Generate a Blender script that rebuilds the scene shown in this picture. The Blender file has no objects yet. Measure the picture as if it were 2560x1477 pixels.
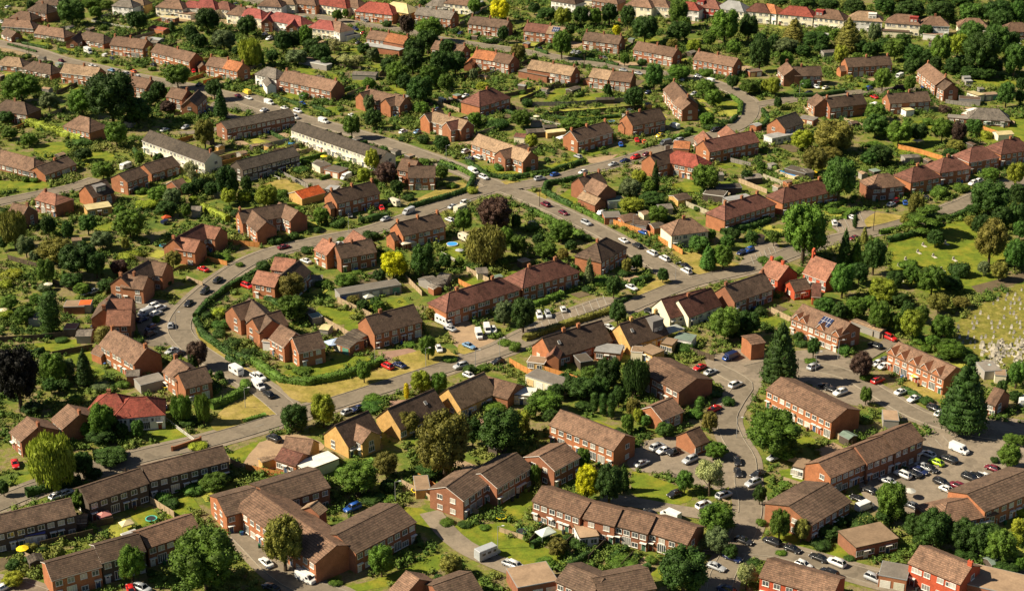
import bpy, math, random
import numpy as np
from mathutils import Vector, Matrix
R = math.radians
random.seed(7)
SC = bpy.context.scene
COL = SC.collection

# ------------------------------------------------------------------ camera, sky, sun, exposure
W0, H0, FPX = 2560.0, 1477.0, 4000.0
PITCH = R(22.9)
CAMH = 196.0
cam_d = bpy.data.cameras.new('camera'); cam_d.sensor_width = 36; cam_d.sensor_fit = 'HORIZONTAL'
cam_d.lens = 36 * FPX / W0; cam_d.clip_start = 1; cam_d.clip_end = 8000
cam = bpy.data.objects.new('camera', cam_d); COL.objects.link(cam)
cam.location = (0, 0, CAMH); cam.rotation_euler = (R(90) - PITCH, 0, 0)
SC.camera = cam
SUN_EL, SUN_AZ = R(40), R(264)          # azimuth measured clockwise from +Y (away from the camera)
world = bpy.data.worlds.new('World'); SC.world = world; world.use_nodes = True
wn = world.node_tree.nodes; wl = world.node_tree.links
sky = wn.new('ShaderNodeTexSky'); sky.sky_type = 'NISHITA'; sky.sun_disc = False
sky.sun_elevation = SUN_EL; sky.sun_rotation = SUN_AZ; sky.air_density = 0.55; sky.dust_density = 0.2
wb = wn.new('ShaderNodeMix'); wb.data_type = 'RGBA'; wb.blend_type = 'MULTIPLY'; wb.inputs[0].default_value = 1.0
wb.inputs[7].default_value = (1.06, 0.94, 0.82, 1)          # the photograph's warm white balance
wl.new(sky.outputs[0], wb.inputs[6]); wl.new(wb.outputs[2], wn['Background'].inputs[0]); wn['Background'].inputs[1].default_value = 0.06
sd = bpy.data.lights.new('sun', 'SUN'); sd.energy = 5.0; sd.angle = R(0.5); sd.color = (1.0, 0.87, 0.66)
sun = bpy.data.objects.new('sun', sd); COL.objects.link(sun)
to_sun = Vector((math.sin(SUN_AZ) * math.cos(SUN_EL), math.cos(SUN_AZ) * math.cos(SUN_EL), math.sin(SUN_EL)))
sun.rotation_euler = to_sun.to_track_quat('Z', 'Y').to_euler()
SC.view_settings.view_transform = 'Standard'; SC.view_settings.look = 'None'
SC.view_settings.exposure = 0.9; SC.view_settings.gamma = 1.0

# ------------------------------------------------------------------ picture -> place
def ground(x, y, z=0.0):
    """x, y in 2560-wide photograph pixels -> point of the place at height z"""
    u = (x - W0 / 2) / FPX; v = (H0 / 2 - y) / FPX
    d = Vector((u, math.cos(PITCH) + v * math.sin(PITCH), -math.sin(PITCH) + v * math.cos(PITCH)))
    t = (z - CAMH) / d.z
    return Vector((d.x * t, d.y * t, z))
def pixel(p):
    dz = p[2] - CAMH
    depth = p[1] * math.cos(PITCH) - dz * math.sin(PITCH)
    up = p[1] * math.sin(PITCH) + dz * math.cos(PITCH)
    return (W0 / 2 + FPX * p[0] / depth, H0 / 2 - FPX * up / depth, FPX / depth)
ROWY = [0, 370, 740, 1107]
KT = 640 / 2518.0
def tile(code):
    """returns the map from the coordinates used in a survey sheet to photograph pixels"""
    if code == 'F':
        return lambda x, y: (x * 2560 / 2524.0, y * 2560 / 2524.0)
    r, c = int(code[0]), int(code[1])
    return lambda x, y: (c * 640 + x * KT, ROWY[r] + y * KT)

# ------------------------------------------------------------------ materials
MATS = {}
def nt(name, rough=0.8):
    m = bpy.data.materials.new(name); m.use_nodes = True
    n = m.node_tree.nodes; l = m.node_tree.links
    b = n['Principled BSDF']; b.inputs['Roughness'].default_value = rough
    if 'Specular IOR Level' in b.inputs: b.inputs['Specular IOR Level'].default_value = 0.2
    MATS[name] = m
    return m, n, l, b
def node(n, t, **kw):
    x = n.new(t)
    for k, v in kw.items():
        if hasattr(x, k): setattr(x, k, v)
        else: x.inputs[k].default_value = v
    return x
def mixc(n, l, typ, fac, a, b):
    x = n.new('ShaderNodeMix'); x.data_type = 'RGBA'; x.blend_type = typ
    for s, v in ((0, fac), (6, a), (7, b)):
        if hasattr(v, 'links') or hasattr(v, 'is_linked'): l.new(v, x.inputs[s])
        else: x.inputs[s].default_value = v
    return x.outputs[2]
def ramp(n, l, src, stops):
    x = n.new('ShaderNodeValToRGB'); e = x.color_ramp.elements
    while len(e) < len(stops): e.new(0.5)
    for k, (p, c) in enumerate(stops):
        e[k].position = p; e[k].color = (c, c, c, 1) if isinstance(c, (int, float)) else (*c, 1)
    l.new(src, x.inputs[0]); return x.outputs[0]
def noise(n, l, scale, detail=3, coord='Object', rough=0.6, vec=None, rnd=True):
    tc = n.new('ShaderNodeTexCoord'); x = node(n, 'ShaderNodeTexNoise')
    x.inputs['Scale'].default_value = scale; x.inputs['Detail'].default_value = detail; x.inputs['Roughness'].default_value = rough
    src = vec if vec else tc.outputs[coord]
    if rnd and not vec:
        oi = n.new('ShaderNodeObjectInfo'); a = n.new('ShaderNodeVectorMath'); a.operation = 'ADD'
        mu = n.new('ShaderNodeMath'); mu.operation = 'MULTIPLY'; mu.inputs[1].default_value = 97.0
        l.new(oi.outputs['Random'], mu.inputs[0]); l.new(src, a.inputs[0]); l.new(mu.outputs[0], a.inputs[1]); src = a.outputs[0]
    l.new(src, x.inputs['Vector']); return x.outputs[0]
def bumpit(n, l, b, h, strength=0.4, dist=0.05):
    x = n.new('ShaderNodeBump'); x.inputs['Strength'].default_value = strength; x.inputs['Distance'].default_value = dist
    l.new(h, x.inputs['Height']); l.new(x.outputs[0], b.inputs['Normal'])
def objcolor(n): return n.new('ShaderNodeObjectInfo').outputs['Color']

def mat_var(name, rough, s1, lo1, hi1, s2, lo2, hi2, bump=0.3, color=None):
    """object colour (or a fixed one) with two scales of mottling"""
    m, n, l, b = nt(name, rough)
    base = objcolor(n) if color is None else (*color, 1)
    a = ramp(n, l, noise(n, l, s1), [(0.3, lo1), (0.7, hi1)])
    c = ramp(n, l, noise(n, l, s2, 5), [(0.3, lo2), (0.7, hi2)])
    o = mixc(n, l, 'MULTIPLY', 1.0, base, a); o = mixc(n, l, 'MULTIPLY', 1.0, o, c)
    l.new(o, b.inputs['Base Color'])
    if bump: bumpit(n, l, b, c, bump, 0.05)
    return m, n, l, b, o
# tiled roof: courses of tiles, lichen blotches
m, n, l, b = nt('roof_tiles', 0.85)
tc = n.new('ShaderNodeTexCoord'); sx = n.new('ShaderNodeSeparateXYZ'); l.new(tc.outputs['Object'], sx.inputs[0])
cb = n.new('ShaderNodeCombineXYZ'); l.new(sx.outputs[0], cb.inputs[0]); l.new(sx.outputs[2], cb.inputs[1])
br = n.new('ShaderNodeTexBrick'); br.inputs['Scale'].default_value = 1.0; br.inputs['Brick Width'].default_value = 0.34
br.inputs['Row Height'].default_value = 0.22; br.inputs['Mortar Size'].default_value = 0.03; br.inputs['Mortar Smooth'].default_value = 0.3
br.inputs['Color1'].default_value = (0.72, 0.72, 0.72, 1); br.inputs['Color2'].default_value = (1.15, 1.1, 1.05, 1); br.inputs['Mortar'].default_value = (0.45, 0.45, 0.45, 1)
l.new(cb.outputs[0], br.inputs['Vector'])
o = mixc(n, l, 'MULTIPLY', 1.0, objcolor(n), br.outputs[0])
a = ramp(n, l, noise(n, l, 0.35, 4), [(0.3, 0.78), (0.7, 1.2)]); o = mixc(n, l, 'MULTIPLY', 1.0, o, a)
a = ramp(n, l, noise(n, l, 2.6, 5, rough=0.75), [(0.3, 0.72), (0.72, 1.25)]); o = mixc(n, l, 'MULTIPLY', 1.0, o, a)
gt = n.new('ShaderNodeMath'); gt.operation = 'GREATER_THAN'; gt.inputs[1].default_value = 0.0; l.new(sx.outputs[0], gt.inputs[0])
oi = n.new('ShaderNodeObjectInfo'); rr = ramp(n, l, oi.outputs['Random'], [(0.0, 0.72), (0.35, 0.95), (0.65, 1.05), (1.0, 1.25)])
o = mixc(n, l, 'MIX', gt.outputs[0], o, mixc(n, l, 'MULTIPLY', 1.0, o, rr))
stain = ramp(n, l, noise(n, l, 0.8, 3, rough=0.5), [(0.5, 1.0), (0.66, 0.66)]); o = mixc(n, l, 'MULTIPLY', 1.0, o, stain)
lich = ramp(n, l, noise(n, l, 1.1, 6, rough=0.8), [(0.56, 0.0), (0.72, 0.38)])
o = mixc(n, l, 'MIX', lich, o, (0.20, 0.165, 0.085, 1)); l.new(o, b.inputs['Base Color']); bumpit(n, l, b, br.outputs[1], -0.5, 0.04)
# brick wall
m, n, l, b = nt('brick_wall', 0.9)
tc = n.new('ShaderNodeTexCoord'); sx = n.new('ShaderNodeSeparateXYZ'); l.new(tc.outputs['Object'], sx.inputs[0])
ad = n.new('ShaderNodeMath'); ad.operation = 'ADD'; l.new(sx.outputs[0], ad.inputs[0]); l.new(sx.outputs[1], ad.inputs[1])
cb = n.new('ShaderNodeCombineXYZ'); l.new(ad.outputs[0], cb.inputs[0]); l.new(sx.outputs[2], cb.inputs[1])
br = n.new('ShaderNodeTexBrick'); br.inputs['Scale'].default_value = 1.0; br.inputs['Brick Width'].default_value = 0.225
br.inputs['Row Height'].default_value = 0.075; br.inputs['Mortar Size'].default_value = 0.01
br.inputs['Color1'].default_value = (0.8, 0.78, 0.76, 1); br.inputs['Color2'].default_value = (1.2, 1.1, 1.0, 1); br.inputs['Mortar'].default_value = (1.0, 1.05, 1.1, 1)
l.new(cb.outputs[0], br.inputs['Vector'])
o = mixc(n, l, 'MULTIPLY', 1.0, objcolor(n), br.outputs[0])
a = ramp(n, l, noise(n, l, 0.5, 4), [(0.3, 0.8), (0.7, 1.15)]); o = mixc(n, l, 'MULTIPLY', 1.0, o, a)
a = ramp(n, l, noise(n, l, 3.0, 4, rough=0.8), [(0.3, 0.82), (0.7, 1.15)]); o = mixc(n, l, 'MULTIPLY', 1.0, o, a)
l.new(o, b.inputs['Base Color'])
mat_var('render_wall', 0.85, 0.6, 0.88, 1.0, 3.0, 0.93, 1.0, 0.1)
mat_var('flat_roof', 0.9, 0.35, 0.75, 1.1, 2.2, 0.85, 1.1, 0.1)
mat_var('fence_wood', 0.85, 0.7, 0.8, 1.15, 6.0, 0.8, 1.1, 0.2)
mat_var('stone', 0.8, 1.5, 0.7, 1.1, 6.0, 0.8, 1.1, 0.3)
mat_var('fabric', 0.7, 1.0, 0.85, 1.05, 5.0, 0.92, 1.03, 0.1)
mat_var('white_trim', 0.5, 1.0, 0.92, 1.0, 6.0, 0.95, 1.0, 0, (0.78, 0.76, 0.70))
mat_var('concrete_pot', 0.9, 1.0, 0.8, 1.0, 6.0, 0.9, 1.0, 0, (0.42, 0.2, 0.1))
mat_var('bark', 0.95, 1.0, 0.7, 1.1, 6.0, 0.7, 1.1, 0.5, (0.09, 0.065, 0.04))
mat_var('dark_metal', 0.5, 1.0, 0.9, 1.0, 6.0, 0.9, 1.0, 0, (0.04, 0.04, 0.045))
mat_var('galvanised', 0.5, 1.0, 0.9, 1.0, 6.0, 0.9, 1.0, 0, (0.3, 0.31, 0.31))
# glass of windows: reflective with pale blinds behind on some
m, n, l, b = nt('window_glass', 0.12)
b.inputs['Specular IOR Level'].default_value = 0.6
oi = n.new('ShaderNodeObjectInfo')
cr = ramp(n, l, oi.outputs['Random'], [(0.0, (0.04, 0.05, 0.06)), (0.5, (0.12, 0.13, 0.13)), (0.72, (0.26, 0.25, 0.23)), (1.0, (0.55, 0.52, 0.45))])
l.new(cr, b.inputs['Base Color'])
m, n, l, b = nt('car_glass', 0.08); b.inputs['Specular IOR Level'].default_value = 0.7; b.inputs['Base Color'].default_value = (0.015, 0.018, 0.022, 1)
m, n, l, b = nt('car_paint', 0.28); b.inputs['Specular IOR Level'].default_value = 0.5; b.inputs['Coat Weight'].default_value = 0.5; b.inputs['Coat Roughness'].default_value = 0.1
a = ramp(n, l, noise(n, l, 2.0, 4), [(0.35, 0.85), (0.65, 1.0)]); l.new(mixc(n, l, 'MULTIPLY', 1.0, objcolor(n), a), b.inputs['Base Color'])
m, n, l, b = nt('tyre', 0.8); b.inputs['Base Color'].default_value = (0.015, 0.015, 0.015, 1)
m, n, l, b = nt('lamp_lens', 0.15); b.inputs['Base Color'].default_value = (0.7, 0.7, 0.68, 1)
m, n, l, b = nt('solar_glass', 0.15); b.inputs['Specular IOR Level'].default_value = 0.6
tc = n.new('ShaderNodeTexCoord'); br = n.new('ShaderNodeTexBrick'); br.offset = 0; br.inputs['Scale'].default_value = 1
br.inputs['Brick Width'].default_value = 1.0; br.inputs['Row Height'].default_value = 1.6; br.inputs['Mortar Size'].default_value = 0.05
br.inputs['Color1'].default_value = (0.025, 0.035, 0.085, 1); br.inputs['Color2'].default_value = (0.035, 0.045, 0.10, 1); br.inputs['Mortar'].default_value = (0.6, 0.6, 0.62, 1)
l.new(tc.outputs['Object'], br.inputs['Vector']); l.new(br.outputs[0], b.inputs['Base Color'])
m, n, l, b = nt('pool_water', 0.05); b.inputs['Base Color'].default_value = (0.05, 0.3, 0.7, 1)
# foliage
m, n, l, b = nt('foliage', 0.65)
a = ramp(n, l, noise(n, l, 1.6, 3), [(0.3, 0.6), (0.7, 1.45)])
o = mixc(n, l, 'MULTIPLY', 1.0, objcolor(n), a)
hue = ramp(n, l, noise(n, l, 3.4, 3), [(0.35, 0.0), (0.7, 0.2)])
warm = mixc(n, l, 'MULTIPLY', 1.0, o, (1.7, 1.25, 0.6, 1)); o = mixc(n, l, 'MIX', hue, o, warm)
a = ramp(n, l, noise(n, l, 14.0, 2, rough=0.8), [(0.3, 0.62), (0.7, 1.45)]); o = mixc(n, l, 'MULTIPLY', 1.0, o, a)
l.new(o, b.inputs['Base Color'])
tr = n.new('ShaderNodeBsdfTranslucent'); l.new(o, tr.inputs[0]); ms = n.new('ShaderNodeMixShader'); ms.inputs[0].default_value = 0.22
l.new(b.outputs[0], ms.inputs[1]); l.new(tr.outputs[0], ms.inputs[2]); l.new(ms.outputs[0], n['Material Output'].inputs[0])
# the same in metres, for hedges and undergrowth
m, n, l, b = nt('hedge_leaves', 0.7)
a = ramp(n, l, noise(n, l, 0.5, 4), [(0.3, 0.65), (0.7, 1.35)]); o = mixc(n, l, 'MULTIPLY', 1.0, objcolor(n), a)
a = ramp(n, l, noise(n, l, 4.0, 3, rough=0.8), [(0.3, 0.55), (0.7, 1.5)]); o = mixc(n, l, 'MULTIPLY', 1.0, o, a)
l.new(o, b.inputs['Base Color'])
m, n, l, b = nt('undergrowth_leaves', 0.75)
a = ramp(n, l, noise(n, l, 0.07, 4), [(0.32, (0.045, 0.085, 0.014)), (0.45, (0.08, 0.14, 0.02)), (0.58, (0.13, 0.165, 0.03)), (0.7, (0.21, 0.22, 0.05))])
c = ramp(n, l, noise(n, l, 1.3, 4, rough=0.8), [(0.3, 0.5), (0.7, 1.5)]); l.new(mixc(n, l, 'MULTIPLY', 1.0, a, c), b.inputs['Base Color'])
# ground
def ground_mat(name, stops, s=0.05, s2=1.2, lo=0.7, hi=1.25, bump=0.3, d=0.1):
    m, n, l, b = nt(name, 0.95)
    a = ramp(n, l, noise(n, l, s, 6, rough=0.7, rnd=False), stops)
    c = ramp(n, l, noise(n, l, s2, 6, rough=0.8, rnd=False), [(0.3, lo), (0.7, hi)])
    o = mixc(n, l, 'MULTIPLY', 1.0, a, c)
    if 'asphalt' in name or name == 'pavement':       # patched repairs, oil stains, worn tracks
        q = ramp(n, l, noise(n, l, 0.16, 2, rough=0.4, rnd=False), [(0.60, 1.0), (0.612, 0.80)]); o = mixc(n, l, 'MULTIPLY', 1.0, o, q)
        q = ramp(n, l, noise(n, l, 0.45, 8, rough=0.8, rnd=False), [(0.38, 0.84), (0.5, 1.0), (0.66, 1.14)]); o = mixc(n, l, 'MULTIPLY', 1.0, o, q)
    if 'lawn' in name:
        q = ramp(n, l, noise(n, l, 0.4, 6, rough=0.7, rnd=False), [(0.34, 0.72), (0.5, 1.0), (0.68, 1.22)]); o = mixc(n, l, 'MULTIPLY', 1.0, o, q)
    l.new(o, b.inputs['Base Color'])
    if bump: bumpit(n, l, b, c, bump, d)
ground_mat('garden_ground', [(0.3, (0.06, 0.10, 0.018)), (0.42, (0.10, 0.145, 0.02)), (0.5, (0.16, 0.17, 0.03)), (0.57, (0.22, 0.17, 0.09)), (0.66, (0.13, 0.16, 0.025))], 0.09, 0.9, 0.6, 1.35, 0.5, 0.3)
ground_mat('lawn_green', [(0.3, (0.08, 0.13, 0.012)), (0.48, (0.135, 0.175, 0.014)), (0.66, (0.23, 0.215, 0.022))], 0.15, 2.2, 0.72, 1.22)
ground_mat('lawn_dry', [(0.3, (0.17, 0.16, 0.025)), (0.48, (0.27, 0.215, 0.05)), (0.66, (0.36, 0.27, 0.09))], 0.14, 2.0, 0.7, 1.22)
ground_mat('lawn_rough', [(0.3, (0.12, 0.135, 0.022)), (0.5, (0.19, 0.18, 0.03)), (0.68, (0.30, 0.25, 0.07))], 0.25, 1.4, 0.55, 1.4, 0.5, 0.3)
ground_mat('lawn_yellow', [(0.3, (0.2, 0.23, 0.03)), (0.7, (0.36, 0.33, 0.06))], 0.15, 2.0, 0.8, 1.2)
ground_mat('paving', [(0.3, (0.27, 0.19, 0.12)), (0.7, (0.40, 0.28, 0.17))], 0.3, 2.5, 0.8, 1.15, 0.15)
ground_mat('pink_paving', [(0.3, (0.22, 0.135, 0.10)), (0.7, (0.33, 0.21, 0.15))], 0.3, 2.5, 0.8, 1.15, 0.15)
ground_mat('soil', [(0.3, (0.09, 0.07, 0.04)), (0.7, (0.16, 0.12, 0.07))], 0.3, 2.5, 0.7, 1.2)
ground_mat('asphalt', [(0.3, (0.155, 0.129, 0.096)), (0.5, (0.192, 0.16, 0.118)), (0.7, (0.228, 0.188, 0.138))], 0.08, 1.6, 0.86, 1.12, 0.1, 0.02)
ground_mat('car_park_asphalt', [(0.3, (0.19, 0.158, 0.12)), (0.7, (0.27, 0.22, 0.162))], 0.10, 1.6, 0.85, 1.12, 0.1, 0.02)
ground_mat('sandy_asphalt', [(0.3, (0.25, 0.18, 0.10)), (0.7, (0.36, 0.26, 0.15))], 0.12, 1.6, 0.85, 1.12, 0.1, 0.02)
ground_mat('pavement', [(0.3, (0.19, 0.16, 0.12)), (0.7, (0.27, 0.22, 0.16))], 0.12, 1.6, 0.85, 1.12, 0.1, 0.02)
ground_mat('kerb_stone', [(0.3, (0.27, 0.24, 0.19)), (0.7, (0.34, 0.30, 0.24))], 0.4, 2, 0.8, 1.1, 0)
ground_mat('road_paint', [(0.3, (0.34, 0.31, 0.26)), (0.7, (0.5, 0.47, 0.4))], 0.5, 3, 0.6, 1.1, 0)

# ------------------------------------------------------------------ mesh helpers
class MB:
    def __init__(s): s.v = []; s.f = []; s.m = []
    def face(s, pts, mi=0):
        k = len(s.v); s.v += [tuple(p) for p in pts]; s.f.append(tuple(range(k, k + len(pts)))); s.m.append(mi)
    def box(s, x0, x1, y0, y1, z0, z1, mi=0, M=None):
        c = [(x0,y0,z0),(x1,y0,z0),(x1,y1,z0),(x0,y1,z0),(x0,y0,z1),(x1,y0,z1),(x1,y1,z1),(x0,y1,z1)]
        if M is not None: c = [tuple(M @ Vector(p)) for p in c]
        k = len(s.v); s.v += c
        for q in ((0,3,2,1),(4,5,6,7),(0,1,5,4),(1,2,6,5),(2,3,7,6),(3,0,4,7)): s.f.append(tuple(k + i for i in q)); s.m.append(mi)
    def cyl(s, p0, p1, r0, r1, n=8, mi=0, cap=True):
        p0 = Vector(p0); p1 = Vector(p1); a = (p1 - p0).normalized()
        u = a.orthogonal().normalized(); w = a.cross(u); k = len(s.v)
        for p, r in ((p0, r0), (p1, r1)):
            for i in range(n):
                t = 2 * math.pi * i / n; s.v.append(tuple(p + (u * math.cos(t) + w * math.sin(t)) * r))
        for i in range(n):
            j = (i + 1) % n; s.f.append((k+i, k+j, k+n+j, k+n+i)); s.m.append(mi)
        if cap: s.f.append(tuple(k+n+i for i in range(n))); s.m.append(mi); s.f.append(tuple(k+n-1-i for i in range(n))); s.m.append(mi)
    def loft(s, rings, mi=0, caps=True, close=True):
        k = len(s.v); n = len(rings[0])
        for r in rings: s.v += [tuple(p) for p in r]
        for a in range(len(rings) - 1):
            for i in range(n if close else n - 1):
                j = (i + 1) % n; s.f.append((k+a*n+i, k+a*n+j, k+(a+1)*n+j, k+(a+1)*n+i)); s.m.append(mi)
        if caps:
            s.f.append(tuple(k + i for i in reversed(range(n)))); s.m.append(mi)
            q = k + (len(rings) - 1) * n; s.f.append(tuple(q + i for i in range(n))); s.m.append(mi)
    def mesh(s, name, mats, smooth=False):
        me = bpy.data.meshes.new(name); me.from_pydata(s.v, [], s.f)
        for m in mats: me.materials.append(MATS[m])
        me.polygons.foreach_set('material_index', s.m)
        if smooth: me.polygons.foreach_set('use_smooth', [True] * len(s.f))
        me.update(); return me
def link(name, data, parent=None, loc=(0,0,0), rz=0, color=None, scale=None):
    o = bpy.data.objects.new(name, data); COL.objects.link(o)
    if parent is not None: o.parent = parent
    o.location = loc; o.rotation_euler = (0, 0, rz)
    if color is not None: o.color = (*color, 1) if len(color) == 3 else color
    if scale is not None: o.scale = scale
    return o
THINGS = []     # (object, photograph x, y, description, category, group, label override)
def thing(o, desc, cat, group=None, label=None):
    o['category'] = cat
    if group: o['group'] = group
    x, y, s_ = pixel(o.location)
    THINGS.append([o, x, y, desc, label]); return o
def structure(name, mb, mat, smooth=False):
    o = link(name, mb.mesh(name, [mat] if isinstance(mat, str) else mat, smooth)); o['kind'] = 'structure'; return o
# ------------------------------------------------------------------ houses
ROOFC = dict(b=((.235,.145,.098),'brown'), d=((.145,.098,.07),'dark brown'), g=((.22,.195,.165),'grey'), r=((.33,.085,.06),'red'),  # d: dark tile, also shade put into colour on roofs turned from the sun
  p=((.35,.10,.085),'pinkish red'), m=((.205,.092,.068),'reddish brown'), o=((.50,.20,.09),'orange'), O=((.68,.13,.03),'bright orange'),
  t=((.37,.175,.115),'terracotta'), l=((.34,.235,.15),'tan'), k=((.115,.095,.075),'charcoal'), w=((.72,.69,.6),'white'), s=((.33,.33,.32),'pale grey'),
  y=((.62,.52,.27),'cream'), e=((.2,.27,.22),'greenish grey'), B=((.12,.12,.35),'blue'))
WALLC = dict(b=((.285,.115,.063),'red brick'), o=((.37,.15,.07),'orange brick'), y=((.50,.32,.115),'yellow brick'), c=((.78,.71,.53),'cream'),
  w=((.78,.76,.72),'white'), d=((.22,.10,.06),'dark brick'), g=((.30,.28,.25),'grey'), r=((.42,.085,.04),'bright red'), k=((.09,.07,.055),'dark'),
  t=((.33,.06,.045),'tile hung'))
BRICKY = 'boydrt'
FOOT = []     # footprints: (cx, cy, angle, half length, half width)

def window_mesh(name, w, h, bars, fr=0.09):
    mb = MB(); mb.box(-w/2, w/2, -0.03, 0.06, 0.0, h, 1)
    for x0, x1 in ((-w/2-fr, -w/2), (w/2, w/2+fr)): mb.box(x0, x1, -0.08, 0.06, -fr, h+fr, 0)
    mb.box(-w/2, w/2, -0.08, 0.06, h, h+fr, 0); mb.box(-w/2-fr-.06, w/2+fr+.06, -0.17, -0.083, -fr-.05, -fr+.03, 0); mb.box(-w/2, w/2, -0.08, 0.06, -fr, 0, 0)
    for i in range(1, bars): x = -w/2 + w*i/bars; mb.box(x-.045, x+.045, -0.07, -0.031, 0, h, 0)
    return mb.mesh(name, ['white_trim', 'window_glass'])
WIN = dict(a=window_mesh('window', 1.35, 1.1, 2), s=window_mesh('small_window', 0.6, 0.95, 1), b=window_mesh('bay_window', 1.8, 1.25, 3), p=window_mesh('patio_door', 2.0, 2.0, 4))
mb = MB(); mb.box(-.47,.47,-.06,.05,0,2.0,0); mb.box(-.56,-.47,-.1,.05,0,2.1,1); mb.box(.47,.56,-.1,.05,0,2.1,1); mb.box(-.47,.47,-.1,.05,2.0,2.1,1)
mb.box(-.8,.8,-.75,-.1,2.16,2.28,1); mb.box(-.25,.25,-.075,-.061,1.3,1.8,2)
DOOR = mb.mesh('door', ['fabric', 'white_trim', 'window_glass'])
def garage_door_mesh():
    mb = MB(); mb.box(-1.15, 1.15, -.05, .04, 0, 2.0, 0)
    for i in range(5): mb.box(-1.15, 1.15, -.075, -.051, .1+i*.38, .38+i*.38, 0)
    return mb.mesh('garage_door', ['fabric'])
GDOOR = garage_door_mesh()

class Block: pass
def make_block(line, T):
    tok = line.split(); B = Block(); B.kind = tok[0]; B.opt = {}
    x1, y1, x2, y2 = map(float, tok[1:5])
    for t in tok[5:]: B.opt[t[0]] = t[1:]
    B.w = float(B.opt.get('w', 8)); B.e = float(B.opt.get('e', 5)); B.p = float(B.opt.get('p', 36)); ypx = T(0, (y1+y2)/2)[1]
    if 'x' not in B.opt and 21 < B.p < 37: B.p += 2 if ypx < 860 else (-3 if 'n' in B.opt else 0)
    if 'n' in B.opt and ypx > 860 and 'K' not in B.opt: B.w -= .7
    B.rh = B.e if B.kind == 'f' else B.e + math.tan(R(B.p)) * B.w / 2
    a = ground(*T(x1, y1), B.rh); b = ground(*T(x2, y2), B.rh)
    B.c = (a + b) / 2; B.c.z = 0; B.ang = math.atan2(b.y - a.y, b.x - a.x); B.L = max((b - a).length, .6)
    B.roof = B.opt.get('R', 'b'); B.wall = B.opt.get('W', 'b')
    add = {'h': (B.w/2, B.w/2), 'i': (0, B.w/2), 'j': (B.w/2, 0)}.get(B.kind, (0, 0))
    B.x0 = -B.L/2 - add[0]; B.x1 = B.L/2 + add[1]
    FOOT.append((B.c.x + math.cos(B.ang)*(B.x0+B.x1)/2, B.c.y + math.sin(B.ang)*(B.x0+B.x1)/2, B.ang, (B.x1-B.x0)/2, B.w/2))
    return B
def inside(fp, x, y, m=0.0):
    cx, cy, a, hl, hw = fp; dx, dy = x-cx, y-cy
    return abs(dx*math.cos(a)+dy*math.sin(a)) < hl+m and abs(-dx*math.sin(a)+dy*math.cos(a)) < hw+m

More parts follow.
